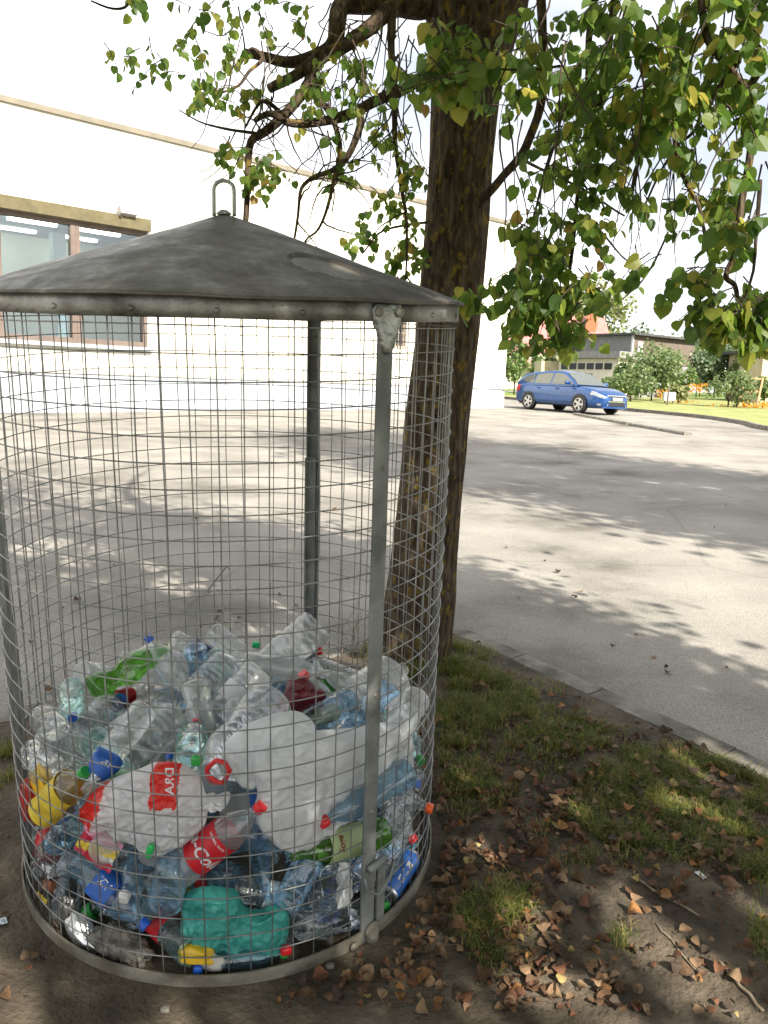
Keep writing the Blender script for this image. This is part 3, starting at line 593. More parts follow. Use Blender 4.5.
def deformer(L_, r, seed, crush):
    q = random.Random(seed); dents = []
    for _ in range(int(3+crush*9)):
        dents.append((q.uniform(0, 6.283), q.uniform(.08, .74), q.uniform(.10, .24), 1-crush*q.uniform(.25, .95)))
    fl = crush*q.uniform(.05, .42); bend = crush*q.uniform(-.03, .03); fa = q.uniform(0, 3.14)
    cf, sf = math.cos(fa), math.sin(fa)
    def D(p):
        t = (p.z+L_/2)/L_; w = sstep(-.02, .12, t)*(1-sstep(.72, .88, t)); x, y, z = p.x, p.y, p.z
        if w > 0:
            u = x*cf+y*sf; v = -x*sf+y*cf; u *= 1-fl*w; v *= 1+.25*fl*w; x, y = u*cf-v*sf, u*sf+v*cf
            for (a, tz, s, lim) in dents:
                k = max(0, 1-abs(t-tz)/s)
                if k <= 0: continue
                ca, sa = math.cos(a), math.sin(a); pr = x*ca+y*sa; lm = r*(1-(1-lim)*k*1.25)
                if pr > lm: x -= (pr-lm)*ca*.92; y -= (pr-lm)*sa*.92
            nn = noise.noise(Vector((x*34+seed, y*34, z*26)))*.0035*crush*2*w
            rr = math.hypot(x, y)+1e-6; x += x/rr*nn; y += y/rr*nn
            z += noise.noise(Vector((x*20, y*20, seed*1.7)))*.004*crush*w
        x += bend*math.sin(math.pi*max(0, min(1, t)))
        return Vector((x, y, z))
    return D
def rprof(kind, r, t):                                                # radius at height t (0 base .. 1 mouth)
    nk = .0125 if kind != 3 else .020
    sh = {0: .66, 1: .58, 2: .62, 3: .70}[kind]; ne = {0: .88, 1: .88, 2: .85, 3: .90}[kind]
    if t < .03: return r*(.80+.2*math.sqrt(max(0, t/.03)))
    if t < sh:
        k = 1
        if kind == 0: k = 1-.045*(.5+.5*math.cos(t*2*math.pi*22))*(0 if .30 < t < .52 else 1)-.03*math.exp(-((t-.40)/.03)**2)*0
        if kind == 1: k = 1-.10*math.exp(-((t-.22)/.05)**2)
        if kind == 2: k = 1-.06*(.5+.5*math.cos(t*2*math.pi*13))*(0 if .3 < t < .55 else 1)
        if kind == 3: k = 1-.05*(.5+.5*math.cos(t*2*math.pi*11))
        return r*k
    if t < ne:
        q = (t-sh)/(ne-sh); return nk+(r-nk)*(math.cos(q*math.pi/2)**(1.1 if kind != 1 else .9))
    if t < ne+.02: return nk+.004
    return nk
DIM = {0: (.043, .30), 1: (.049, .325), 2: (.031, .215), 3: (.072, .33)}
_cache = {}
def bottle_meshes(kind, seed, crush, lab=None, r=None, L_=None, text=None, tcol=1):
    key = (kind, seed, crush, str(lab), r, L_, str(text))
    if key in _cache: return _cache[key]
    r0, L0 = DIM[kind]; r = r or r0; L_ = L_ or L0; D = deformer(L_, r, seed, crush)
    mb = MB(); N = 62; prof = [(r*.001, -L_/2+.012), (r*.45, -L_/2+.008), (r*.74, -L_/2)]
    for i in range(N+1):
        t = .002+.998*i/N; prof.append((rprof(kind, r, t), -L_/2+L_*t))
    mb.lathe(prof, 32, fn=D); body = mb.build('tmp', M_pet['clear'], smooth=True)
    mcap = MB(); ch = .017 if kind != 3 else .022; cr_ = .0152 if kind != 3 else .0235; z = L_/2-ch*.75
    mcap.lathe([(cr_*.93, z-.004), (cr_, z-.002), (cr_*1.0, z), (cr_*1.02, z+.002), (cr_*1.0, z+ch-.002), (cr_*.92, z+ch), (.0005, z+ch+.0004)], 28); cap = mcap.build('tmp', M_cap['blue'], smooth=False)
    labm = None
    if lab:
        t0, t1 = lab; ml = MB(); pr = []
        for i in range(22):
            t = t0+(t1-t0)*i/21; pr.append((rprof(kind, r, (t0+t1)/2 if kind != 0 else t)+.0016, -L_/2+L_*t))
        ml.lathe(pr, 48, fn=D)
        if text:
            for (s, size, th, tt, rot, sh, mi) in text:
                v, f = text2d(s, size, sh); vs = []
                for (x, y, _z) in v:
                    x, y = x*math.cos(rot)-y*math.sin(rot), x*math.sin(rot)+y*math.cos(rot)
                    rr = rprof(kind, r, (t0+t1)/2)+.0030; a = th+x/rr; vs.append(D(Vector((rr*math.cos(a), rr*math.sin(a), -L_/2+L_*tt+y))))
                ml.add(vs, f, mi)
        labm = ml.build('tmp', [M_lab['blue'], M_lab['white'], M_lab['navy']], smooth=True)
    res = []
    for o in (body, cap, labm):
        if o is None: res.append(None)
        else: m_ = o.data; bpy.data.objects.remove(o); res.append(m_)
    _cache[key] = res; return res
def slot(o, i, m): o.material_slots[i].link = 'OBJECT'; o.material_slots[i].material = m
def make_bottle(M, meshes, tint, cap, lab, label, group, label_lab2=None, cat='bottle', name='plastic_bottle', scale=1):
    o = bpy.data.objects.new(name, meshes[0]); COL.objects.link(o); o.matrix_world = M @ Matrix.Scale(scale, 4); slot(o, 0, M_pet[tint]); tag(o, label, cat, group)
    if cap:
        c = bpy.data.objects.new('cap', meshes[1]); COL.objects.link(c); c.parent = o; slot(c, 0, M_cap[cap])
    if lab and meshes[2]:
        c = bpy.data.objects.new('label', meshes[2]); COL.objects.link(c); c.parent = o; slot(c, 0, M_lab[lab])
        if label_lab2: slot(c, 1, label_lab2)
    return o
def axis_M(p0, p1, roll=0):
    d = (p1-p0).normalized(); q = d.to_track_quat('Z', 'Y').to_matrix().to_4x4()
    return BM @ T((p0+p1)/2) @ q @ Matrix.Rotation(roll, 4, 'Z')
def face_cam(p0, p1):                                                 # roll that turns the bottle's local +X to the viewer
    M = axis_M(p0, p1); v = M.to_3x3().inverted() @ (Vector((0, 0, EYE))-M.translation); return math.atan2(v.y, v.x)
G_B = 'plastic bottles heaped in the wire cage'
def hero(nm, kind, crush, tint, cap, lab, label, labspan=(.3, .52), text=None, lab2=None, seed=1, rolloff=0):
    p0, p1, r = HEROES[nm]; L_ = (p1-p0).length
    ms = bottle_meshes(kind, seed, crush, labspan if lab else None, r, L_, text)
    return make_bottle(axis_M(p0, p1, face_cam(p0, p1)+rolloff), ms, tint, cap, lab, label, G_B, lab2)
hero('cola', 1, .10, 'clear', 'red', 'red', 'bottle with a wide red label in white script just below the two white bags', (.23, .60), [('Coca-Cola', .045, -.75, .385, 0, .35, 1), ('NORMAL TASTE', .0085, .0, .555, 0, 0, 1)], seed=3)
hero('blue_label', 0, .25, 'blue', 'blue', 'blue', 'pale blue water bottle lying at lower left, white and blue label, blue cap pointing down', (.30, .56), [('ZV', .030, 0, .43, 1.571, 0, 1)], seed=4)
hero('white_cap', 0, .3, 'blue', 'white', None, 'pale blue bottle with its round white cap pointing at the viewer, lower left', seed=5)
hero('red_white_cap', 0, .22, 'blue', 'red', None, 'bluish clear bottle with a red cap crossing behind the front post', seed=6)
hero('green_label', 1, .2, 'green', None, 'pale_green', 'green bottle with a pale green label lying behind the front post', (.28, .70), [('Soga', .026, -.1, .60, 0, .2, 1)], lab2=plastic('dark_red_print', (.22, .02, .02), .5), seed=7)
hero('white_label', 2, .3, 'blue', None, 'white', 'clear blue bottle with a white VIA label left of the front post', (.62, .80), [('VIA', .024, 0, .71, 0, 0, 2)], seed=8)
hero('blue_band', 2, .15, 'clear', 'navy', 'blue', 'small bottle with a wide blue label, its round base against the front wires', (.25, .75), seed=9)
hero('orange_cap', 0, .35, 'clear', 'orange', None, 'clear bottle whose orange cap sticks out through the wires on the right', seed=10)
hero('red_cap', 0, .35, 'cloudy', 'red', None, 'clear bottle with a red cap pointing down beside the blue can', seed=11)
hero('navy_label', 0, .35, 'clear', None, 'blue', 'clear bottle with a blue label, upper left of the red striped bag', (.60, .84), [('LEL', .02, 0, .72, 0, 0, 1)], seed=12)
hero('yellow_bottle', 1, .3, 'yellow', 'green', 'yellow', 'bottle with a yellow wrapper and green cap at the left edge of the cage', (.05, .66), seed=13)
hero('cola_red_top', 1, .2, 'clear', 'red', None, 'clear bottle with a red cap rising above the top of the heap', seed=14)
hero('blue_cap_tall', 0, .1, 'clear', 'blue', None, 'clear bottle with a bright blue cap leaning up at the rear of the heap', seed=15)
hero('green_bottle', 1, .5, 'green', None, None, 'crumpled bright green bottle at the rear left of the heap', seed=16)
hero('grey_left', 0, .3, 'blue', None, None, 'large greyish bottle lying left of the teal bag', seed=17)
hero('big_right', 3, .3, 'cloudy', None, None, 'big cloudy canister on top of the heap behind the front post', seed=18)
hero('big_dome', 3, .3, 'clear', None, None, 'big clear canister on top of the heap at the rear', seed=19)
jug = hero('handle_jug', 3, .2, 'clear', None, None, 'big clear canister with a red carrying handle between the two white bags', seed=20)
p0, p1, r = HEROES['handle_jug']; mb = MB(); Lj = (p1-p0).length; pts = []
for (a, b) in ((-.026, .0), (-.020, .05), (0, .062), (.020, .05), (.026, .0), (.018, -.012), (0, -.016), (-.018, -.012), (-.026, 0)): pts.append((b*.9+.0, a, Lj/2-.012+abs(b)*.1))
mb.tube(pts, .0058, 8); o = mb.build('handle', M_cap['red'], jug, True); o['label'] = 'bright red carrying handle'
# the blue drinks can
p0, p1, r = HEROES['can']; Lc = (p1-p0).length; M_alu = mat('can_metal', (.5, .51, .52), (.66, .67, .68), 9, .3, .9)
can = thing('drinks_can', 'blue and white drinks can lying low on the right side of the cage', 'drinks can', axis_M(p0, p1, face_cam(p0, p1)))
Dc = deformer(Lc, r, 5, .16)
mb = MB(); mb.lathe([(r*.01, -Lc/2+.008), (r*.72, -Lc/2+.004), (r*.78, -Lc/2), (r, -Lc/2+.012)], 32); mb.lathe([(r, Lc/2-.016), (r*.82, Lc/2-.002), (r*.80, Lc/2), (r*.76, Lc/2-.004), (r*.01, Lc/2-.004)], 32); mb.build('end_metal', M_alu, can, True)
mb = MB(); mb.lathe([(r, -Lc/2+.012+(Lc-.028)*i/20) for i in range(21)], 40, fn=Dc)
for k_ in range(3):                                                   # plain white printed fields
    v = [(x_*.010+(k_-1)*.030, y_*.009, 0) for x_, y_ in ((-1, -1), (1, -1), (1, 1), (-1, 1))]; f = [(0, 1, 2, 3)]; th = .25; vs = []
    for (x, y, _) in v:
        x, y = -y, x; a = th+x/r; vs.append(Dc(Vector(((r+.0012)*math.cos(a), (r+.0012)*math.sin(a), y))))
    mb.add(vs, f, 1)
mb.build('printed_side', [plastic('can_blue_print', (.03, .14, .5), .3), M_lab['white']], can, True)

# the heap
VAR = {}
for k in range(4): VAR[k] = [(s, [.14, .3, .55, .75, .4][s % 5]) for s in range(30+k*10, 30+k*10+(6 if k < 3 else 3))]
KEEP = [(155, 805, 72, 46, .475), (325, 782, 86, 58, .40), (232, 918, 55, 32, .53), (222, 838, 50, 36, .48), (110, 895, 56, 42, .53), (213, 778, 26, 20, .40), (335, 842, 50, 24, .48), (302, 690, 22, 28, .0), (98, 770, 26, 18, .42), (55, 795, 28, 26, .46), (147, 650, 20, 28, -1), (300, 875, 26, 30, .535), (400, 875, 28, 28, .53)]
qr = random.Random(77); TXT = {'clear': 'clear', 'shaded_clear': 'glass-clear', 'cloudy': 'cloudy', 'blue': 'pale blue', 'green': 'green', 'teal': 'pale teal', 'yellow': 'yellowish'}
for (k, x, y, z, a, b, c, d, l_) in PILE:
    pos = Vector((x, y, z))/1000; q = Quaternion((a, b, c, d)); q.normalize(); rr = math.hypot(pos.x, pos.y)
    if pos.z+abs((q @ Vector((0, 0, 1))).z)*l_/2000 > (.53 if pos.y > -.1 else .58): continue
    W3 = BM @ pos; pp = proj(W3)
    if any(math.hypot((pp[0]-hx)/hr, (pp[1]-hy)/hv) < 1 and rr > hd_ for hx, hy, hr, hv, hd_ in KEEP): continue
    sd_, crush = qr.choice(VAR[k]); haslab = qr.random() < (.32 if pos.z < .30 else .2)
    ms = bottle_meshes(k, sd_, crush, ((.30, .52) if k != 1 else (.30, .56)))
    if pos.z > .30: tint = qr.choices(['clear', 'cloudy', 'blue', 'teal', 'yellow'], [40, 42, 9, 5, 4])[0]
    else: tint = qr.choices(['shaded_clear', 'cloudy', 'blue', 'green', 'teal'], [52, 6, 30, 5, 7])[0]  # low clear bottles take a darker copy, shade put into the plastic
    cap = qr.choices([None, 'blue', 'red', 'green', 'white', 'yellow'], [62, 13, 6, 6, 11, 2])[0]
    lb = qr.choice(['blue', 'white', 'green', 'red', 'white', 'navy', 'white', 'blue']) if haslab else None
    up = 'topmost' if pos.z > .36 else ('mid-heap' if pos.z > .17 else 'low')
    an = math.degrees(math.atan2(pos.y, pos.x))
    side = 'in the middle' if rr < .3 else ('by front wires' if -140 < an < -60 else ('by front post' if -60 <= an < -25 else ('by right wires' if -25 <= an < 45 else ('by rear wires' if 45 <= an < 140 else 'by left wires'))))
    size = {0: 'bottle', 1: 'wide bottle', 2: 'small bottle', 3: 'big canister'}[k]
    lab_t = ('crushed ' if crush > .6 else 'dented ')+TXT[tint]+' '+size+(' with '+cap+' cap' if cap else '')+((', ' if cap else ' with ')+lb+' label' if lb else '')+', '+up+' '+side
    if len(lab_t.split()) > 16: lab_t = lab_t.replace('pale ', '', 1).replace('in the middle', 'inside')
    r0, L0 = DIM[k]
    make_bottle(BM @ T(pos) @ q.to_matrix().to_4x4(), ms, tint, cap, lb, lab_t, G_B, scale=l_/1000/L0)

# ------------------------------------------------------------------ bags and scraps among the bottles
def blob(name, M, hs, mats, seed, midx=None, amp=.22, seg=(72, 40), fold=5, tail=None):
    mb = MB(); nu, nv = seg
    for j in range(nv+1):
        th = math.pi*j/nv
        for i in range(nu):
            ph = 2*math.pi*i/nu; d = Vector((math.sin(th)*math.cos(ph), math.sin(th)*math.sin(ph), math.cos(th)))
            sq = (abs(d.x)**3.2+abs(d.y)**3.2+abs(d.z)**3.2)**(-1/3.2)
            n1 = noise.noise(d*1.6+Vector((seed, 0, 0))); n2 = 1-abs(noise.noise(d*fold*.6+Vector((0, seed, 0))))*2; n3 = 1-abs(noise.noise(d*fold*1.6+Vector((0, 0, seed))))*2
            k = sq*(1+amp*n1*1.2+amp*.30*n2+amp*.16*n3)*.94
            p = Vector((d.x*hs[0]*k, d.y*hs[2]*k, d.z*hs[1]*k))
            if tail: p += tail(d)
            mb.v.append(tuple(p))
    for j in range(nv):
        for i in range(nu):
            f = (j*nu+i, (j+1)*nu+i, (j+1)*nu+(i+1) % nu, j*nu+(i+1) % nu); mb.f.append(f)
            c = sum((Vector(mb.v[q]) for q in f), Vector())/4; mb.m.append(midx(c) if midx else 0)
    return mb.build(name, mats, smooth=True, M=M)
M_bagw = film('milky_white_film', (.80, .81, .82), .38, .14); M_bagred = film('red_printed_film', (.78, .04, .03), .3, 0)
M_bagt = film('teal_film', (.10, .52, .46), .3, .22); M_bagc = film('clear_white_film', (.80, .83, .84), .4, .32)
def bagM(nm, tilt=0): x, y, z, a, *h = BAGS[nm]; return BM @ T(x, y, z) @ Matrix.Rotation(a+math.pi/2, 4, 'Z') @ Matrix.Rotation(tilt, 4, 'Y'), h
def pillow(name, outline, rad_, th, mats, seed, idx=None, amp=.015, fn=None, rings=26, sub_=8):
    ol = []; n = len(outline)
    for i in range(n):
        a, b, c, d = (Vector(outline[(i+k) % n]) for k in (-1, 0, 1, 2))
        for k in range(sub_): t = k/sub_; ol.append(.5*((2*b)+(-a+c)*t+(2*a-5*b+4*c-d)*t*t+(-a+3*b-3*c+d)*t**3))
    m = len(ol); cx = sum((p for p in ol), Vector((0, 0)))/m; mb = MB(); pix = []; lim = .592-rad_
    for side in (0, 1):
        for j in range(rings+1):
            k = math.sin(j/rings*math.pi/2)
            for p in ol:
                q = cx+(p-cx)*max(.001, k); c = loc(q.x, q.y, rad_); e = math.sqrt(max(0, 1-k**2.6)); o = Vector((c.x, c.y, 0)).normalized()
                w = Vector((q.x*.021, q.y*.021, seed)); n1 = noise.noise(w*1.1); n2 = 1-2*abs(noise.noise(w*2.1+Vector((3, 0, 0)))); n3 = 1-2*abs(noise.noise(w*4.6+Vector((0, 5, 0)))); n4 = 1-2*abs(noise.noise(w*9+Vector((0, 5, 2))))
                off = th*e*(1 if side == 0 else -.6)+amp*(n1*1.2+.9*n2+.75*n3+.45*n4)*min(1, e*1.6+.15)
                mb.v.append(tuple(c+o*(lim*math.tanh(off/lim) if off > 0 else off))); pix.append(q)
    for side in (0, 1):
        b = side*(rings+1)*m
        for j in range(rings):
            for i in range(m):
                f = (b+j*m+i, b+j*m+(i+1) % m, b+(j+1)*m+(i+1) % m, b+(j+1)*m+i); c = sum((pix[q] for q in f), Vector((0, 0)))/4
                mb.f.append(f if side else f[::-1]); mb.m.append(idx(c.x, c.y) if idx else 0)
    return mb.build(name, mats, smooth=True, M=BM)
def red_idx(x, y):
    x += 2*noise.noise(Vector((x*.15, y*.15, 2))); y += 3*noise.noise(Vector((x*.25, y*.2, 7)))
    return 1 if (x < 113-.012*(y-795)**2*.35 and x+.42*(y-800) < 113) or (158 < x < 183 and y < 797 and y > 750) else 0
bag = pillow('carrier_bag', [(84, 816), (93, 793), (112, 779), (140, 768), (158, 761), (183, 763), (200, 776), (208, 794), (229, 791), (227, 802), (210, 808), (205, 823), (190, 838), (165, 851), (148, 848), (128, 838), (104, 827)], .515, .04, [M_bagw, M_bagred], 3.1, red_idx, amp=.018, rings=44, sub_=12)
tag(bag, 'white carrier bag with a red corner and a red printed patch at the front wires', 'plastic bag')
v, f = text2d('DRA', 13.5, 0); mb = MB(); me = bag.data
from mathutils.bvhtree import BVHTree
bv = BVHTree.FromPolygons([q.co.copy() for q in me.vertices], [tuple(p.vertices) for p in me.polygons]); vs = []
eye = BI @ Vector((0, 0, EYE))
for (x, y, _) in v:
    px, py = 170-y*.9, 781+x; d = (BI.to_3x3() @ ray(px, py)).normalized(); hit = bv.ray_cast(eye, d); vs.append(hit[0]-d*.003 if hit[0] else loc(px, py, .58))
mb.add(vs, f); mb.build('printed_letters', M_lab['white'], bag)
b2 = pillow('carrier_bag', [(262, 743), (300, 731), (350, 727), (394, 722), (408, 741), (402, 775), (376, 800), (346, 816), (321, 832), (290, 847), (270, 838), (254, 815), (257, 790), (250, 765)], .51, .045, M_bagw, 8.3, amp=.022); tag(b2, 'large plain white carrier bag bulging in front of the post', 'plastic bag')
b3 = pillow('carrier_bag', [(222, 752), (234, 733), (265, 716), (298, 711), (312, 727), (275, 742), (258, 760), (252, 785), (236, 778)], .49, .03, M_bagc, 5.5, amp=.016); tag(b3, 'thin see-through white bag tucked above the left end of the plain white bag', 'plastic bag')
b5 = pillow('carrier_bag', [(185, 897), (195, 887), (215, 884), (236, 889), (246, 905), (264, 906), (284, 899), (286, 924), (276, 940), (250, 949), (224, 949), (200, 942), (185, 938), (182, 915)], .52, .026, M_bagt, 12.2, amp=.030, rings=36); tag(b5, 'crumpled teal green bag near the base ring', 'plastic bag')
def scrap(name, px, r_, hs, m, label, cat, seed, tilt=0, amp=.2, yaw=0, seg=(40, 24)):
    c = loc(px[0], px[1], r_) if not isinstance(r_, tuple) else locy(px[0], px[1], r_[1]); a = math.atan2(c.y, c.x) if not isinstance(r_, tuple) else -math.pi/2
    o = blob(name, BM @ T(c) @ Matrix.Rotation(a+math.pi/2+yaw, 4, 'Z') @ Matrix.Rotation(tilt, 4, 'Y'), hs, m, seed, None, amp, seg, 5); tag(o, label, cat); return o
M_mar = film('maroon_wrapper_film', (.14, .012, .02), .1, 0)
scrap('sweet_wrapper', (300, 705), ('y', -.08), (.055, .06, .03), M_mar, 'dark maroon crumpled wrapper below the red cap on top of the heap', 'wrapper', 4.4, .3, .4)
scrap('sweet_wrapper', (322, 716), ('y', -.1), (.045, .02, .025), film('pale_yellow_film', (.75, .68, .35), .2, .1), 'pale yellow wrapper tucked beside the maroon wrapper', 'wrapper', 7.4, -.4, .4)
scrap('wrapper', (45, 792), .56, (.07, .055, .02), plastic('yellow_wrapper', (.75, .46, .02), .4), 'bright yellow wrapper at the left edge of the heap', 'wrapper', 2.2, .3, .3)
scrap('wrapper', (30, 802), .585, (.03, .06, .02), plastic('dark_red_wrapper', (.42, .02, .02), .4), 'dark red wrapper squeezed against the left wires', 'wrapper', 9.2, 0, .3)
scrap('yoghurt_cup', (197, 954), .575, (.045, .022, .02), plastic('yellow_cup_plastic', (.75, .48, .03), .35), 'yellow cup lying under the teal bag', 'cup', 6.1, .1, .2)
scrap('plastic_stopper', (198, 969), .59, (.012, .012, .01), M_cap['blue'], 'loose blue bottle cap under the yellow cup', 'bottle cap', 3.3, 0, .05)
scrap('plastic_stopper', (286, 950), .585, (.015, .012, .012), M_cap['red'], 'loose red bottle cap at the base ring right of the teal bag', 'bottle cap', 1.3, 0, .05)
scrap('plastic_stopper', (197, 760), .50, (.015, .015, .012), M_cap['green'], 'loose green bottle cap left of the red handle', 'bottle cap', 1.7, 0, .05)
scrap('plastic_stopper', (150, 851), .575, (.009, .02, .009), plastic('bright_green', (.03, .5, .12), .35), 'bright green bottle cap under the red striped bag', 'bottle cap', 2.7, .3, .05)
scrap('paper_scrap', (212, 962), .58, (.028, .02, .008), plastic('dirty_paper', (.5, .48, .44), .9), 'grey paper scrap beside the yellow cup', 'paper scrap', 4.9, .4, .4)
scrap('crushed_can', (84, 934), .575, (.055, .026, .026), M_alu, 'crushed silver can at lower left against the wires', 'drinks can', 8.8, .7, .3)
scrap('foil_wrapper', (66, 912), .56, (.03, .045, .015), mat('grey_foil', (.25, .24, .2), (.4, .4, .38), 8, .3, .8), 'grey foil wrapper at lower left', 'wrapper', 5.8, .2, .4)
scrap('dry_rubbish', (120, 945), .555, (.07, .03, .03), mat('grey_rubbish', (.09, .08, .065), (.28, .26, .22), 30, .95, bump=.6), 'grey crumbling rubbish at the base ring', 'rubbish', 3.9, .1, .5)
scrap('plastic_tub', (256, 645), ('y', .60), (.014, .012, .012), plastic('bright_green_bit', (.01, .55, .2), .3), 'small bright green plastic piece caught on the rear wires', 'plastic piece', 6.6, .2, .2)
# printed snack packet and card packet
def card(px, r_, w, h_, th, label, cat, cols, rows, tilt, name, seed):
    c = loc(px[0], px[1], r_); a = math.atan2(c.y, c.x); M = BM @ T(c) @ Matrix.Rotation(a+math.pi/2, 4, 'Z') @ Matrix.Rotation(tilt, 4, 'Y') @ Matrix.Rotation(-.35, 4, 'X')
    mb = MB(); N = 14
    for s in (0, 1):
        for j in range(N+1):
            for i in range(N+1):
                u = i/N-.5; v = j/N-.5; n_ = noise.noise(Vector((u*3+seed, v*3, seed)))*.014+abs(noise.noise(Vector((u*7+seed, v*7, seed))))*.016
                mb.v.append((u*w, n_+(th if s else 0)*(1-(2*u)**4)*(1-(2*v)**4), v*h_))
    for s in (0, 1):
        for j in range(N):
            for i in range(N):
                b = s*(N+1)**2; f = (b+j*(N+1)+i, b+j*(N+1)+i+1, b+(j+1)*(N+1)+i+1, b+(j+1)*(N+1)+i); mb.f.append(f if not s else f[::-1]); mb.m.append(rows((i+.5)/N, (j+.5)/N))
    return tag(mb.build(name, cols, M=M), label, cat)
PK = [plastic('packet_red', (.5, .03, .07), .3), plastic('packet_yellow', (.65, .48, .05), .3), plastic('packet_pink', (.6, .25, .38), .3), M_lab['white'], plastic('packet_black', (.03, .025, .02), .4), plastic('packet_brown', (.3, .12, .06), .4)]
card((97, 847), .565, .115, .085, .022, 'snack packet printed red, yellow and pink under the red striped bag', 'packet', PK, lambda u, v: 1 if abs(v-.35-.5*u+.2) < .12 else (2 if v > .62 else (0 if u < .45 or v < .3 else 3)), .35, 'snack_packet', 1.2)
card((44, 884), .588, .055, .085, .02, 'small black and yellow printed card packet at the far left wires', 'packet', PK, lambda u, v: 1 if v < .16 else (5 if .35 < v < .75 and u > .25 else (4 if v < .8 else 3)), -.1, 'card_packet', 2.2)
card((345, 885), .56, .05, .11, .006, 'white card scrap left of the front post', 'paper scrap', PK, lambda u, v: 3, .35, 'card_scrap', 3.2)
# ------------------------------------------------------------------ trees
M_bark = None
def m_barkf():
    m, t, b = newmat('linden_bark'); co = t.nodes.new('ShaderNodeTexCoord'); b.inputs['Roughness'].default_value = .95; b.inputs['Specular IOR Level'].default_value = .15
    ma = t.nodes.new('ShaderNodeMapping'); ma.inputs['Scale'].default_value = (1, 1, .22); t.links.new(co.outputs['Object'], ma.inputs[0])
    n = t.nodes.new('ShaderNodeTexNoise'); n.inputs['Scale'].default_value = 48; n.inputs['Detail'].default_value = 8; n.inputs['Distortion'].default_value = .6; t.links.new(ma.outputs[0], n.inputs['Vector'])
    r = ramp(t, [(.3, (.022, .016, .011)), (.5, (.07, .05, .034)), (.7, (.135, .105, .075))]); t.links.new(n.outputs[0], r.inputs[0])
    mb_ = t.nodes.new('ShaderNodeMapping'); mb_.inputs['Scale'].default_value = (1, 1, .6); t.links.new(co.outputs['Object'], mb_.inputs[0])
    n2 = t.nodes.new('ShaderNodeTexNoise'); n2.inputs['Scale'].default_value = 30; n2.inputs['Detail'].default_value = 5; n2.inputs['Roughness'].default_value = .6; t.links.new(mb_.outputs[0], n2.inputs['Vector'])
    r2 = ramp(t, [(.56, (0, 0, 0)), (.64, (.9, .9, .9))]); t.links.new(n2.outputs[0], r2.inputs[0])
    x = t.nodes.new('ShaderNodeMix'); x.data_type = 'RGBA'; x.inputs[7].default_value = (.20, .135, .022, 1); t.links.new(r2.outputs[0], x.inputs[0]); t.links.new(r.outputs[0], x.inputs[6]); t.links.new(x.outputs[2], b.inputs['Base Color'])
    bu = t.nodes.new('ShaderNodeBump'); bu.inputs['Strength'].default_value = .9; bu.inputs['Distance'].default_value = .03; t.links.new(n.outputs[0], bu.inputs['Height']); t.links.new(bu.outputs[0], b.inputs['Normal'])
    return m
M_bark = m_barkf()
M_twig = mat('twig_bark', (.035, .025, .018), (.085, .062, .045), 20, .9)
M_leaf = leafmat('linden_leaf', [(0, (.040, .090, .014)), (.40, (.085, .158, .024)), (.78, (.155, .215, .034)), (.975, (.23, .22, .040)), (.985, (.30, .25, .04)), (1, (.22, .14, .035))], .58)
HEART = [(0, 0), (-.07, .24), (.12, .46), (.40, .50), (.66, .38), (.87, .15), (1, 0)]
def add_leaf(mb, P, tip, up, s, fold=.25, curl=.15):
    t = tip.normalized(); b = t.cross(up)
    if b.length < 1e-3: b = t.cross(Vector((1, .3, 0)))
    b.normalize(); n = b.cross(t)
    base = len(mb.v)
    mid = [(0, 0), (.12, 0), (.36, 0), (.62, 0), (.84, 0), (1, 0)]
    def q(u, v): return tuple(P+t*(u*s)+b*(v*s)+n*(abs(v)*fold*s-curl*s*u*u))
    for u, v in mid: mb.v.append(q(u, 0))
    for sg in (1, -1):
        for u, v in HEART[1:6]: mb.v.append(q(u, v*sg))
    for k, off in ((0, 6), (1, 11)):
        fs = [(0, 1, off+1, off), (1, 2, off+2, off+1), (2, 3, off+3, off+2), (3, 4, off+4, off+3), (4, 5, off+4)]
        for f in fs:
            f = tuple(base+i for i in f); mb.f.append(f if k == 0 else f[::-1]); mb.m.append(0)
def add_leaf_simple(mb, P, tip, up, s):
    t = tip.normalized(); b = t.cross(up)
    if b.length < 1e-3: b = t.cross(Vector((1, .3, 0)))
    b.normalize(); n = b.cross(t); k = len(mb.v)
    for u, v in ((0, 0), (.25, .48), (.7, .36), (1, 0), (.7, -.36), (.25, -.48)): mb.v.append(tuple(P+t*(u*s)+b*(v*s)+n*(abs(v)*.25*s)))
    mb.f += [(k, k+1, k+2, k+3), (k, k+3, k+4, k+5)]; mb.m += [0, 0]
lr = random.Random(3)
def rv(): return Vector((lr.gauss(0, 1), lr.gauss(0, 1), lr.gauss(0, 1)))
def spray(crown, twigs, P, d, ln, nl, size, droop=.9, tr=.0022):
    pts = [P]; p = P.copy(); d = d.normalized(); k = max(4, nl//2)
    for i in range(k):
        d = (d+Vector((0, 0, -droop/k))+rv()*.10).normalized(); p = p+d*(ln/k); pts.append(p)
    twigs.tube(pts, [tr*(1-.65*i/k) for i in range(k+1)], 5, caps=False)
    for i in range(nl):
        t = (i+.7)/nl*k; j = min(k-1, int(t)); q = pts[j].lerp(pts[j+1], t-j); dd = (pts[j+1]-pts[j]).normalized()
        side = dd.cross(Vector((0, 0, 1)))
        if side.length < .05: side = Vector((1, 0, 0))
        side = side.normalized()*(1 if i % 2 else -1)
        tip = (side*.7+dd*.35+Vector((0, 0, -.75))+rv()*.28); up = (Vector((0, 0, 1))*.8+rv()*.55-tip.normalized()*.2)
        st = q+tip.normalized()*size*.35
        twigs.tube([q, st], .0009, 3, caps=False)
        add_leaf(crown, st, tip+Vector((0, 0, -.3)), up, size*lr.uniform(.75, 1.2), lr.uniform(.1, .4), lr.uniform(0, .3))

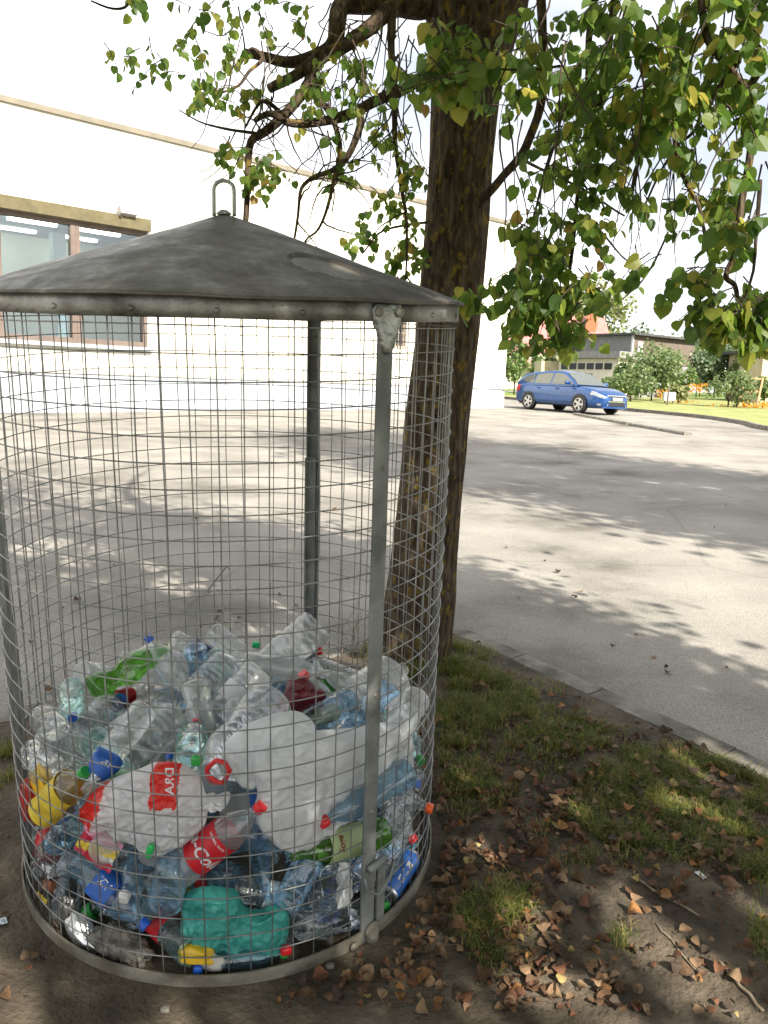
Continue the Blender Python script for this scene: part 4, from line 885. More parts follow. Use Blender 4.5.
tree = thing('linden_tree', 'linden tree with a lichen-spotted trunk standing just behind the cage', 'tree', T(.20, 3.78, g(3.78)))
TI = tree.matrix_world.inverted()
def rel(o): o.parent = tree; o.matrix_parent_inverse = TI; return o
# trunk from the silhouette: (y pixel, left, right)
prof = [(716, 356, 462), (690, 372, 452), (655, 381, 448), (600, 386, 455), (500, 398, 462), (420, 405, 469), (330, 416, 480), (225, 425, 489), (150, 430, 494), (95, 432, 500), (50, 432, 512), (10, 424, 526), (-40, 420, 540), (-100, 426, 548)]
mb = MB(); SEG = 110; TY = 3.78; cen = []
for (py, l, r_) in prof:
    a = dp(l, py, TY); b = dp(r_, py, TY); c = (a+b)/2; cen.append((c, (b-a).length/2))
sub = []
for i in range(len(cen)-1):
    for k in range(16):
        t = k/16; sub.append((cen[i][0].lerp(cen[i+1][0], t), cen[i][1]*(1-t)+cen[i+1][1]*t))
sub.append(cen[-1]); n = len(sub)
for (c, r_) in sub:
    low = max(0, .5-(c.z-.1))
    for k in range(SEG):
        a = 2*math.pi*k/SEG; cx, sy = math.cos(a), math.sin(a)
        rr = r_*(1+.035*noise.noise(Vector((cx*1.5, sy*1.5, c.z*.9)))+.02*noise.noise(Vector((cx*5, sy*5, c.z*2)))-.030*abs(noise.noise(Vector((cx*10, sy*10, c.z*1.6))))+.014*noise.noise(Vector((cx*22, sy*22, c.z*7)))+.30*low*(.4+math.sin(a*4+1.3)*.5))
        mb.v.append((c.x+cx*rr, c.y+sy*rr, c.z))
for i in range(n-1):
    for k in range(SEG): mb.f.append((i*SEG+k, i*SEG+(k+1) % SEG, (i+1)*SEG+(k+1) % SEG, (i+1)*SEG+k)); mb.m.append(0)
rel(mb.build('trunk', M_bark, smooth=True))
limbs = MB()
def limb(pts, d0, d1, r0, r1, mb=limbs, seg=10):                      # pixel path with distances
    n = len(pts); P = []
    for i, (x, y) in enumerate(pts):
        P.append(dp(x, y, d0+(d1-d0)*i/(n-1)))
    Q = []
    for i in range(n-1):
        a = P[max(i-1, 0)]; b = P[i]; c = P[i+1]; d = P[min(i+2, n-1)]
        for k in range(4):
            t = k/4; Q.append(.5*((2*b)+(-a+c)*t+(2*a-5*b+4*c-d)*t*t+(-a+3*b-3*c+d)*t**3))
    Q.append(P[-1]); m = len(Q)
    Q = [q+Vector((noise.noise(q*6), 0, noise.noise(q*6+Vector((5, 0, 0)))))*.012*min(1, i/4) for i, q in enumerate(Q)]
    mb.tube(Q, [(r0+(r1-r0)*i/(m-1))*(1+.12*noise.noise(q*9)) for i, q in enumerate(Q)], seg); return Q
L1 = limb([(474, 40), (440, 6), (420, 5), (396, 4), (365, 4), (344, 5), (338, 21), (334, 42), (318, 57), (292, 62), (262, 56), (246, 52)], 3.75, 3.5, .062, .014)
L2 = limb([(404, 4), (388, 12), (375, 23), (349, 42), (318, 60), (292, 76), (270, 88)], 3.68, 3.45, .04, .018)
L3 = limb([(313, 66), (309, 82), (300, 96), (282, 115), (262, 132), (250, 142), (247, 170), (245, 226)], 3.5, 3.35, .026, .011)
L4 = limb([(446, 62), (420, 78), (396, 91), (362, 109), (323, 122), (292, 122), (270, 112), (255, 120)], 3.65, 3.3, .03, .010)
L5 = limb([(360, 110), (360, 132), (339, 166), (312, 179), (300, 195), (296, 236), (292, 262)], 3.45, 3.3, .016, .002)
L6 = limb([(312, 84), (322, 100), (334, 118), (340, 145), (336, 172), (331, 197), (318, 229), (306, 240), (300, 262)], 3.48, 3.3, .015, .002)
L7 = limb([(391, 14), (391, 52), (395, 110), (399, 172), (407, 224), (405, 285)], 3.65, 3.45, .018, .003)
L8 = limb([(240, 62), (252, 50), (262, 60), (250, 72), (238, 86), (222, 92)], 3.45, 3.3, .010, .004)
L9 = limb([(284, 116), (266, 100), (254, 108), (244, 128)], 3.42, 3.3, .009, .004)
L10 = limb([(262, 134), (232, 130), (206, 124), (180, 110)], 3.4, 3.15, .007, .002)
L11 = limb([(430, 222), (400, 225), (378, 232), (364, 252)], 3.6, 3.5, .006, .003)
L12 = limb([(136, -20), (128, 6), (112, 10), (92, 2)], 3.1, 2.9, .006, .003)
R0 = limb([(560, 66), (520, 70), (480, 72), (440, 78), (398, 92)], 2.4, 2.2, .0035, .0015)
R1 = limb([(478, 205), (500, 180), (516, 161), (529, 141), (540, 109), (545, 68), (544, 31), (538, -30)], 3.6, 3.0, .018, .016)
R2 = limb([(596, -20), (589, 39), (589, 78), (583, 120)], 2.9, 2.8, .013, .006)
R3 = limb([(618, -20), (607, 52), (600, 104), (587, 151), (575, 230), (566, 290)], 2.9, 2.75, .013, .005)
R4 = limb([(700, -25), (704, 30), (718, 56), (735, 74), (748, 88)], 2.5, 2.4, .011, .008)
R5 = limb([(728, -25), (750, 39), (762, 63), (750, 97), (751, 150), (739, 208), (737, 251), (725, 276), (733, 285), (736, 300)], 2.5, 2.4, .014, .006)
R6 = limb([(672, 120), (681, 161), (692, 193), (697, 204), (708, 250), (716, 280)], 2.6, 2.5, .007, .004)
R7 = limb([(598, 228), (622, 255), (645, 274)], 2.8, 2.6, .0035, .0018)
R8 = limb([(668, 232), (655, 260), (640, 285), (622, 300)], 2.6, 2.5, .0035, .002)
R9 = limb([(740, 60), (720, 90), (695, 130), (676, 150), (640, 215)], 2.45, 2.6, .007, .003)
R10 = limb([(560, 130), (548, 165), (536, 205), (522, 250)], 2.95, 2.8, .006, .003)
R11 = limb([(520, 158), (548, 172), (585, 190), (625, 215)], 3.1, 2.8, .006, .003)
R12 = limb([(690, 10), (668, 70), (655, 110), (640, 160), (628, 210)], 2.6, 2.6, .008, .003)
R13 = limb([(760, 180), (756, 240), (742, 300), (700, 345)], 2.35, 2.3, .006, .002)
# big limbs above the frame
for (a, b, c, r0, r1) in (((488, -60), Vector((1.5, 1.9, 4.5)), Vector((2.4, .2, 4.3)), .09, .03), ((500, -70), Vector((.9, 3.4, 5.0)), Vector((1.8, 3.6, 6.6)), .08, .02), ((440, -60), Vector((-.8, 3.4, 4.4)), Vector((-2.0, 2.8, 5.2)), .07, .02), ((470, -90), Vector((.4, 2.0, 4.8)), Vector((.2, -.4, 4.6)), .08, .02)):
    p = dp(a[0], a[1], TY); limbs.tube([p, p.lerp(b, .5)+Vector((0, 0, .25)), b, b.lerp(c, .5)+Vector((0, 0, .12)), c], [r0, r0*.85, (r0+r1)/2, r1*1.2, r1], 10)
rel(limbs.build('limb', M_bark, smooth=True))
# low hanging sprays seen against the sky
crown = MB(); twigs = MB()
BL = [  # x, y, rx, ry, sprays, leaves, near, far
 (150, 6, 34, 10, 4, 5, 2.8, 3.0), (128, 66, 22, 10, 3, 4, 3.0, 3.2), (168, 72, 22, 14, 5, 5, 3.1, 3.3), (205, 48, 26, 30, 7, 5, 3.2, 3.5), (214, 104, 20, 18, 9, 6, 3.2, 3.4), (242, 40, 18, 36, 6, 5, 3.3, 3.5),
 (250, 108, 14, 14, 5, 5, 3.3, 3.4), (246, 168, 28, 12, 9, 5, 3.2, 3.4), (282, 24, 26, 22, 8, 5, 3.4, 3.6), (268, 182, 20, 16, 7, 5, 3.2, 3.4), (300, 104, 28, 26, 8, 5, 3.3, 3.5), (345, 84, 26, 26, 11, 5, 3.3, 3.5), (362, 104, 14, 14, 5, 5, 3.3, 3.5),
 (372, 48, 20, 18, 3, 4, 3.4, 3.6), (370, 150, 30, 24, 7, 5, 3.3, 3.5), (398, 158, 22, 18, 7, 5, 3.4, 3.6), (388, 205, 26, 20, 9, 5, 3.4, 3.6), (408, 250, 14, 32, 12, 6, 3.5, 3.7), (360, 245, 26, 12, 6, 5, 3.4, 3.6), (345, 180, 24, 18, 3, 4, 3.4, 3.6), (415, 190, 10, 14, 4, 5, 3.5, 3.7),
 (420, 86, 34, 9, 10, 5, 2.3, 2.5), (470, 76, 40, 14, 16, 6, 2.3, 2.5), (450, 40, 30, 14, 6, 6, 2.3, 2.5), (515, 70, 36, 18, 11, 6, 2.3, 2.8), (520, 24, 26, 18, 3, 5, 2.7, 2.9), (540, 96, 34, 22, 8, 6, 2.6, 2.9),
 (572, 50, 30, 44, 14, 7, 2.5, 3.0), (612, 60, 34, 60, 26, 7, 2.3, 2.9), (652, 60, 34, 60, 28, 7, 2.2, 2.9), (690, 50, 30, 50, 20, 7, 2.2, 2.8), (740, 50, 28, 50, 14, 6, 2.0, 2.6), (765, 18, 8, 16, 2, 4, 1.5, 1.6),
 (568, 128, 28, 34, 16, 7, 2.5, 3.0), (610, 140, 34, 40, 24, 7, 2.4, 2.9), (655, 130, 34, 34, 20, 7, 2.3, 2.8), (700, 120, 34, 34, 18, 7, 2.2, 2.7), (750, 120, 24, 40, 10, 6, 2.2, 2.5), (560, 190, 28, 24, 11, 6, 2.6, 2.9), (600, 190, 28, 20, 8, 6, 2.6, 2.9),
 (556, 240, 32, 26, 16, 7, 2.6, 2.9), (590, 225, 24, 18, 7, 6, 2.5, 2.8), (640, 212, 18, 16, 5, 5, 2.5, 2.7), (700, 190, 26, 24, 10, 6, 2.4, 2.7), (715, 225, 30, 20, 8, 6, 2.3, 2.6), (750, 205, 20, 34, 8, 6, 2.2, 2.5),
 (560, 285, 36, 24, 20, 7, 2.6, 2.9), (540, 318, 40, 22, 22, 7, 2.6, 2.9), (515, 305, 26, 18, 10, 6, 2.6, 2.9), (560, 335, 24, 18, 12, 6, 2.6, 2.8), (478, 302, 16, 16, 5, 5, 2.6, 2.9), (596, 290, 24, 18, 7, 5, 2.5, 2.7), (598, 300, 10, 10, 2, 4, 2.4, 2.6),
 (655, 280, 30, 5, 4, 4, 2.4, 2.6), (700, 282, 22, 14, 8, 5, 2.3, 2.6), (745, 255, 18, 26, 5, 5, 2.3, 2.5), (735, 315, 34, 20, 15, 6, 2.2, 2.5), (708, 312, 14, 16, 6, 6, 2.2, 2.5), (728, 335, 28, 14, 12, 6, 2.1, 2.4), (758, 340, 14, 26, 8, 6, 2.1, 2.4)]
for (x, y, rx, ry, ns, nl, d0, d1) in BL:
    left = x < 430
    for _ in range(ns if left else max(2, round(ns*(.84 if y > 240 or x < 560 else .76)))):
        px = x+rx*lr.uniform(-1, 1); py = y+ry*lr.uniform(-1, 1)-8; D = max(2.3, lr.uniform(d0, d1)); P = dp(px, py, D)
        ln = lr.uniform(.09, .17) if not left else lr.uniform(.08, .16)
        d = Vector((lr.gauss(0, 1), lr.gauss(0, .8), lr.gauss(-.2, .5)))
        spray(crown, twigs, P-d.normalized()*ln*.35+Vector((0, 0, ln*.2)), d, ln, nl if nl < 7 else lr.randint(5, 7), lr.choice([lr.uniform(.030, .042), lr.uniform(.036, .052)]) if not left else lr.uniform(.026, .040))
# long thin hanging shoots on the right
for _ in range(46):
    px = lr.uniform(500, 768); py = lr.uniform(-30, 170); D = lr.uniform(2.3, 3.0); p = dp(px, py, D); pts = [p]; d = Vector((lr.uniform(-.4, .3), lr.uniform(-.2, .2), -1))
    for i in range(8):
        d = (d+rv()*.13+Vector((0, 0, -.05))).normalized(); p = p+d*lr.uniform(.03, .075); pts.append(p)
    twigs.tube(pts, [.0032*(1-.09*i) for i in range(9)], 5, caps=False)
for _ in range(60):
    px = lr.uniform(225, 425); py = lr.uniform(0, 150); D = lr.uniform(3.3, 3.6); p = dp(px, py, D); pts = [p]; d = Vector((lr.uniform(-.7, .4), lr.uniform(-.2, .2), -.8))
    for i in range(7):
        d = (d+rv()*.22).normalized(); p = p+d*lr.uniform(.03, .07); pts.append(p)
    twigs.tube(pts, [.0034*(1-.1*i) for i in range(8)], 5, caps=False)
for Q in (L1, L1, L2, L2, L3, L4, L4, L5, L6, L6, L7):
    for _ in range(6):
        p = lr.choice(Q[3:]).copy(); pts = [p]; d = Vector((lr.gauss(0, .7), lr.gauss(0, .5), lr.gauss(-.15, .8)))
        for i in range(6):
            d = (d+rv()*.28+Vector((0, 0, -.08))).normalized(); p = p+d*lr.uniform(.02, .06); pts.append(p)
        twigs.tube(pts, [.0042*(1-.13*i) for i in range(7)], 5, caps=False)
rel(twigs.build('twig', M_twig))
rel(crown.build('crown', M_leaf))
# the crown above and behind the viewer: it throws the shade
def shadow_nw(P):
    k = (P.z-g(max(0, P.y)))/SUND.z; G = P-SUND*k; k = (P.z-g(max(0, min(40, G.y))))/SUND.z; G = P-SUND*k
    return .82*G.x+.57*G.y, -.57*G.x+.82*G.y
def in_frame(P, mx_=40):
    q = proj(P); return q is not None and -mx_ < q[0] < 768+mx_ and -mx_ < q[1] < 1024+mx_
GAPS = [(at(x, y), l, w) for x, y, l, w in
    ((668, 965, .28, .10), (630, 915, .20, .08), (735, 765, .30, .07), (690, 775, .20, .06), (560, 812, .16, .06), (505, 912, .10, .07), (590, 1010, .16, .07), (690, 815, .20, .06), (15, 1005, .18, .07), (60, 925, .08, .05), (160, 1015, .14, .05), (600, 703, .16, .03), (655, 745, .14, .03), (470, 850, .10, .05), (740, 905, .16, .06), (455, 780, .10, .06), (520, 980, .10, .06), (600, 860, .12, .04), (640, 800, .14, .05))]
LITS = [(dp(x, y, D), r) for x, y, D, r in ((130, 40, 3.0, .16), (190, 90, 3.3, .26), (240, 60, 3.4, .26), (250, 165, 3.3, .22), (320, 90, 3.4, .22), (365, 85, 3.3, .18), (385, 180, 3.3, .16), (395, 235, 3.3, .12), (345, 250, 3.5, .16), (350, 262, 2.05, .05), (385, 322, 1.9, .035), (365, 22, 3.6, .10), (700, 60, 2.4, .16), (590, 190, 2.7, .16), (735, 330, 2.3, .24), (530, 70, 2.6, .24), (650, 120, 2.5, .26), (580, 250, 2.7, .30), (545, 310, 2.7, .26), (620, 60, 2.6, .28), (720, 210, 2.4, .26), (740, 130, 2.4, .26))]
def in_gap(P):                                                        # openings in the canopy that let sun through to lower leaves and the ground
    for c, r in LITS:
        w = P-c; t = w.dot(SUND)
        if t > .25 and (w-SUND*t).length < r*.62: return True
    k = (P.z-g(max(0, P.y)))/SUND.z; G = P-SUND*k; k = (P.z-g(max(0, min(40, G.y))))/SUND.z; G = P-SUND*k
    for c, l, w in GAPS:
        dx, dy = G.x-c.x, G.y-c.y; a = dx*SH.x+dy*SH.y; b = -dx*SH.y+dy*SH.x
        if (a/l)**2+(b/w)**2 < 1.15: return True
    return False
def high_crown(mb, twig, c, rad_, ncl, ok, per=22, spread=.34, size=.085, gaps=True):
    cnt = 0
    for _ in range(ncl*6):
        if cnt >= ncl: break
        d = rv().normalized()*lr.uniform(.25, 1)**.45; P = Vector((c[0]+d.x*rad_[0], c[1]+d.y*rad_[1], c[2]+d.z*rad_[2]))
        if not ok(P): continue
        cnt += 1
        for _ in range(per):
            Q = P+Vector((lr.gauss(0, spread), lr.gauss(0, spread), lr.gauss(0, spread*.7)))
            if in_frame(Q) or (gaps and in_gap(Q)): continue
            add_leaf_simple(mb, Q, Vector((lr.gauss(0, .6), lr.gauss(0, .6), -.8)), Vector((lr.gauss(0, .6), lr.gauss(0, .6), 1)), size*lr.uniform(.7, 1.2))
    print('clusters', cnt)
def ok_row(P):
    if P.z < 2.45 or in_frame(P, 120): return False
    n_, w = shadow_nw(P)
    if n_ > 3.45+.22*noise.noise(P*1.7): return False
    lim = min(10.6, 9.7-2.5*(n_-1.7))
    if w > lim+.5*noise.noise(P*1.3+Vector((3, 0, 0))): return False
    return noise.noise(P*1.15+Vector((9, 2, 4))) > -.40
hc = MB(); high_crown(hc, None, (1.0, 1.6, 4.6), (4.6, 4.6, 2.5), 1350, ok_row)
high_crown(hc, None, (1.2, 1.9, 4.6), (4.4, 4.6, 2.6), 1000, lambda P: ok_row(P) and 2.0 < shadow_nw(P)[0] < 3.35 and shadow_nw(P)[1] < 6.4, spread=.2)  # extra leaf clusters added to close up the shade on the lot
o = hc.build('upper_crown', M_leaf); rel(o)
nb = thing('linden_tree', 'second linden tree of the kerb row, behind the viewer on the right', 'tree', T(4.0, -1.9, g(0)))
mb = MB(); mb.tube([(0, 0, -.3), (0, 0, .2), (.05, 0, 1.5), (0, .05, 3.2), (0, 0, 5.4)], [.24, .17, .145, .12, .04], 18); mb.build('trunk', M_bark, nb, True)
hc = MB(); high_crown(hc, None, (3.9, -1.7, 4.9), (3.9, 3.9, 2.7), 1050, ok_row); high_crown(hc, None, (4.8, -.4, 4.1), (2.4, 2.4, 1.9), 700, lambda P: ok_row(P) and 1.9 < shadow_nw(P)[0] < 3.5, spread=.22); o = hc.build('crown', M_leaf); o.parent = nb; o.matrix_parent_inverse = nb.matrix_world.inverted()  # second batch of clusters added to this crown to thicken the shade
# a tall tree standing off to the right, outside the picture: its shadow crosses the lot
TB = Vector((9.3, 2.2, 0)); tall = thing('tall_tree', 'tall slender tree beside the lot, out to the right', 'tree', T(TB.x, TB.y, g(2.2)))
def ok_tall(P):
    if in_frame(P, 60): return False
    n_, w = shadow_nw(P); return 6.6+.25*noise.noise(P*.9) < n_ < 11.2+.25*noise.noise(P*.8) 
hc = MB(); high_crown(hc, None, (TB.x, TB.y, 8.6), (2.7, 2.7, 6.4), 1000, ok_tall, 26, .45, .17); o = hc.build('crown', M_leaf); o.parent = tall; o.matrix_parent_inverse = tall.matrix_world.inverted()
mb = MB(); mb.tube([(0, 0, -.3), (0, 0, .3), (.05, 0, 4), (0, .05, 8), (0, 0, 13)], [.34, .25, .2, .14, .04], 18); mb.build('trunk', M_bark, tall, True)
# ------------------------------------------------------------------ grass and fallen leaves on the verge
gr = random.Random(21)
M_blade = leafmat('grass_blade', [(0, (.045, .075, .012)), (.4, (.10, .145, .022)), (.7, (.19, .20, .04)), (.88, (.27, .22, .075)), (1, (.30, .22, .10))], .4, .6)
GB = [(500, 700, 55, 38, 1500), (470, 735, 30, 60, 1300), (455, 690, 14, 40, 700), (560, 735, 50, 30, 1000), (610, 760, 60, 30, 1300), (690, 790, 60, 34, 1900), (740, 800, 40, 40, 1500), (640, 800, 50, 34, 1200), (600, 850, 50, 20, 600), (700, 850, 50, 22, 800), (760, 860, 20, 30, 500),
      (505, 915, 24, 22, 520), (475, 925, 18, 26, 330), (490, 960, 30, 16, 160), (620, 950, 10, 10, 50), (762, 950, 10, 20, 160), (480, 800, 30, 20, 300), (450, 770, 10, 20, 250), (575, 825, 30, 12, 250), (735, 875, 14, 10, 160), (540, 700, 30, 14, 260), (412, 690, 26, 10, 420), (345, 640, 40, 14, 200), (385, 655, 30, 12, 260), (8, 765, 16, 10, 120), (6, 790, 10, 12, 60), (665, 680, 60, 10, 30), (500, 660, 40, 10, 120), (640, 705, 10, 10, 60)]
mb = MB()
def on_soil(p):
    s, t = stv(p.x, p.y); return s > .14 and t > .14
def out_cage(p, m=.66): return math.hypot(p.x-BC.x, p.y-BC.y) > m
def blade(p, h, w):
    a = gr.uniform(0, 6.283); l = gr.uniform(.2, 1.5)*h; dx, dy = math.cos(a), math.sin(a); b = len(mb.v)
    q0 = Vector((p.x, p.y, soil_z(p.x, p.y)-.004)); q1 = q0+Vector((dx*l*.35, dy*l*.35, h*.62)); q2 = q0+Vector((dx*l, dy*l, h*gr.uniform(.75, 1.0))); s = Vector((-dy, dx, 0))*w
    mb.v += [tuple(q0-s), tuple(q0+s), tuple(q1-s*.8), tuple(q1+s*.8), tuple(q2)]; mb.f += [(b, b+1, b+3, b+2), (b+2, b+3, b+4)]; mb.m += [0, 0]
for (cx, cy, rx, ry, n) in GB:
    n = int(n*2.6); i = 0; k = 0
    while i < n and k < n*6:
        k += 1
        px, py = gr.gauss(cx, rx*.55), gr.gauss(cy, ry*.55); p = at(px, py)
        if stv(p.x, p.y)[0] < .30+.1*noise.noise(Vector((p.x*5, p.y*5, 8))) and px < 660 and gr.random() < .93: continue
        if not on_soil(p) or not out_cage(p) or math.hypot(p.x-.20, p.y-3.78) < .17: continue
        if noise.noise(Vector((p.x*6, p.y*6, 4)))+.6*noise.noise(Vector((p.x*17, p.y*17, 9))) < -.05: continue
        for _ in range(3):
            q = p+Vector((gr.gauss(0, .012), gr.gauss(0, .012), 0)); blade(q, gr.uniform(.014, .050)*(1.35 if cx < 520 and cy < 760 else 1), gr.uniform(.0008, .0017)); i += 1
g1_ = mb.build('grass', M_blade); tag(g1_, 'patchy grass growing on the trodden verge', 'grass', kind='stuff')
# fallen leaves
M_dl = {}
for nm, c in {'brown': (.115, .060, .029), 'red_brown': (.15, .062, .028), 'tan': (.25, .155, .085), 'dark': (.06, .038, .024), 'orange': (.30, .14, .045), 'yellow': (.32, .24, .09)}.items():
    M_dl[nm] = mat(nm+'_dry_leaf', tuple(q*.65 for q in c), c, 40, .75, bump=.3, bscale=120)
def dry_leaf_mesh(sd, s):
    q = random.Random(sd); mb = MB(); N = 6; c1 = q.uniform(-1.0, 1.4); c2 = q.uniform(.4, 2.6); tw = q.uniform(-.8, .8)
    W = [.10, .36, .46, .47, .40, .26, .07]
    for i in range(N+1):
        u = i/N
        for j in range(-3, 4):
            v = j/3*W[i]; x = u-.5; y = v; z = c2*v*v*(1 if sd % 3 else -1)*.9+c1*(u-.5)**2*.45+tw*(u-.5)*v+q.uniform(-.02, .02); mb.v.append((x*s, y*s, z*s))
    for i in range(N):
        for j in range(6): mb.f.append((i*7+j, (i+1)*7+j, (i+1)*7+j+1, i*7+j+1)); mb.m.append(0)
    mb.tube([(-.5*s, 0, 0), (-.75*s, .05*s, .05*s)], .0009, 3)
    mn = min(v[2] for v in mb.v); mb.v = [(x, y, z-mn) for x, y, z in mb.v]
    o = mb.build('tmp', M_dl['brown'], smooth=True); me = o.data; bpy.data.objects.remove(o); return me
DLM = [dry_leaf_mesh(k, .052) for k in range(12)]
LB = [(480, 830, 50, 50, 80, 'between the cage and the grass'), (460, 880, 30, 34, 40, 'beside the base ring'), (520, 870, 40, 30, 60, 'in the middle of the verge'), (480, 985, 90, 32, 100, 'in the drift at the bottom of the picture'), (560, 985, 40, 26, 34, 'at the foot of the verge'), (430, 940, 40, 34, 32, 'by the foot of the front post'),
      (560, 800, 56, 40, 120, 'on the upper verge'), (640, 830, 64, 40, 110, 'in the grass right of the path'), (720, 850, 44, 40, 90, 'in the grass near the right edge'), (680, 760, 64, 38, 90, 'in the grass along the kerb'), (560, 720, 64, 44, 80, 'in the grass by the tree'), (650, 940, 70, 50, 22, 'on the bare trodden path'), (735, 990, 34, 30, 18, 'in the lower right corner'),
      (340, 1000, 50, 16, 12, 'in front of the base ring'), (15, 960, 16, 50, 4, 'at the left edge'), (455, 780, 24, 40, 40, 'against the cage on the right'), (520, 925, 40, 20, 50, 'around the lower grass tuft')]
ADJ = {'brown': 'brown', 'red_brown': 'reddish brown', 'tan': 'tan', 'dark': 'dark brown', 'orange': 'orange', 'yellow': 'yellow'}
spots = []
for (cx, cy, rx, ry, n, wh) in LB:
    i = 0; k = 0
    n = int(n*1.6)
    while i < n and k < n*10:
        k += 1; px, py = gr.gauss(cx, rx*.95), gr.gauss(cy, ry*.85)
        if not (-5 < px < 775 and 640 < py < 1030): continue
        p = at(px, py)
        if not on_soil(p) or not out_cage(p, .655): continue
        spots.append((py, p, wh)); i += 1
spots.sort(key=lambda q: -q[0])
def leaf_M(p, z):
    nx, ny = gr.gauss(0, .28), gr.gauss(0, .28); q = Vector((nx, ny, 1)).normalized().to_track_quat('Z', 'Y')
    return T(p.x, p.y, z+.002+gr.uniform(0, .010)) @ q.to_matrix().to_4x4() @ Matrix.Rotation(gr.uniform(0, 6.28), 4, 'Z') @ Matrix.Scale(gr.choice([.26, .34, .42, .50, .62, .78])*gr.uniform(.85, 1.1), 4)
rest = MB()
for idx, (py, p, wh) in enumerate(spots):
    cn = gr.choices(list(M_dl), [36, 24, 20, 12, 6, 2])[0]; me = gr.choice(DLM); M = leaf_M(p, soil_z(p.x, p.y)+(gr.choice([0, 0, .012]) if py < 880 else 0))
    if idx < 255:
        o = bpy.data.objects.new('fallen_leaf', me); COL.objects.link(o); o.matrix_world = M; slot(o, 0, M_dl[cn]); tag(o, 'curled '+ADJ[cn]+' dry leaf lying '+wh, 'leaf', 'fallen leaves on the verge')
    else:
        rest.add([M @ v.co for v in me.vertices], [tuple(q.vertices) for q in me.polygons], list(M_dl).index(cn))
o = rest.build('leaf_litter', list(M_dl.values()), smooth=True); tag(o, 'dry brown leaves scattered through the upper verge grass', 'leaf litter', kind='stuff')
k = 0
for _ in range(300):
    if k >= 40: break
    p = at(gr.uniform(0, 768), gr.uniform(500, 760)); s, t = stv(p.x, p.y)
    if s > -.05 and t > -.05 or not out_cage(p): continue
    k += 1; o = bpy.data.objects.new('fallen_leaf', gr.choice(DLM)); COL.objects.link(o); o.matrix_world = leaf_M(p, g(p.y)); slot(o, 0, M_dl[gr.choice(['brown', 'dark', 'tan'])])
    tag(o, 'single small dry leaf lying on the bare asphalt '+('left behind the cage' if p.x < -.2 else 'to the right of the tree'), 'leaf', 'fallen leaves on the asphalt')
# twigs, litter and pebbles
def ground_stick(a, b, r, label):
    p, q = at(*a), at(*b); mb = MB(); n = 7; pts = []
    for i in range(n):
        e = p.lerp(q, i/(n-1)); pts.append((e.x+gr.uniform(-.004, .004), e.y+gr.uniform(-.004, .004), soil_z(e.x, e.y)+r+.002))
    mb.tube(pts, [r*(1-.3*i/n) for i in range(n)], 7); tag(mb.build('fallen_twig', M_stick, smooth=True), label, 'twig', 'twigs on the verge')
M_stick = mat('dry_stick', (.2, .15, .1), (.36, .29, .2), 30, .9)
ground_stick((718, 975), (764, 1022), .005, 'straight pale twig lying in the lower right corner'); ground_stick((634, 888), (700, 930), .004, 'thin dark bent twig lying across the bare path'); ground_stick((655, 935), (700, 985), .002, 'very thin straw on the bare path')
def flat_scrap(px, py, w, h_, m, label, cat, name):
    p = at(px, py); mb = MB(); N = 6; a = gr.uniform(0, 3)
    for j in range(N+1):
        for i in range(N+1):
            u, v = (i/N-.5)*w, (j/N-.5)*h_; z = .006+.006*noise.noise(Vector((u*90, v*90, px))); mb.v.append((p.x+u*math.cos(a)-v*math.sin(a), p.y+u*math.sin(a)+v*math.cos(a), soil_z(p.x, p.y)+z))
    for j in range(N):
        for i in range(N): mb.f.append((j*(N+1)+i, j*(N+1)+i+1, (j+1)*(N+1)+i+1, (j+1)*(N+1)+i)); mb.m.append(0)
    tag(mb.build(name, m, smooth=True), label, cat)
flat_scrap(700, 886, .035, .018, M_lab['white'], 'small white paper scrap on the verge at right', 'paper scrap', 'paper_scrap'); flat_scrap(3, 930, .03, .02, plastic('pale_blue_scrap', (.55, .62, .7), .5), 'pale blue paper scrap at the left edge on the soil', 'paper scrap', 'paper_scrap')
mb = MB()
for _ in range(900):                                                  # crumbs of earth and grit
    p = at(gr.uniform(0, 768), gr.uniform(700, 1024))
    if not on_soil(p) or not out_cage(p, .65): continue
    s = gr.choice([.0015, .0025, .0025, .004]); q = Matrix.Rotation(gr.uniform(0, 6), 3, 'Z'); mb.box((p.x, p.y, soil_z(p.x, p.y)+s*.4), (s*2.2, s*1.6, s*1.4), q @ Matrix.Rotation(gr.uniform(0, 1.5), 3, 'X'))
tag(mb.build('gravel', M_soil), 'small grit and crumbs of earth on the bare verge', 'grit', kind='stuff')
for (px, py, s) in ((330, 975, .011), (165, 1019, .011), (600, 1002, .010), (580, 910, .012)):
    p = at(px, py); o = blob('pebble', T(p.x, p.y, soil_z(p.x, p.y)+s*.4), (s, s*.6, s*.8), M_conc, px*.1, None, .15, (16, 10), 3); tag(o, {330: 'pale pebble under the front post of the cage', 165: 'flat pebble at the bottom edge below the cage', 600: 'small pebble at the bottom of the bare path', 580: 'pebble on the bare soil in mid verge'}[px], 'pebble')
# stems of weeds behind the cage
mb = MB()
for k in range(26):
    p = at(gr.uniform(320, 400), gr.uniform(638, 672)); s_, t_ = stv(p.x, p.y)
    if not out_cage(p, .68): continue
    h_ = gr.uniform(.10, .26); q = Vector((p.x, p.y, g(p.y)+.01)); mb.tube([q, q+Vector((gr.uniform(-.03, .03), 0, h_*.6)), q+Vector((gr.uniform(-.06, .06), 0, h_))], .0013, 4)
o = mb.build('dry_weed', M_stick); tag(o, 'dry weed stalks growing between the cage and the tree', 'weeds', kind='stuff')

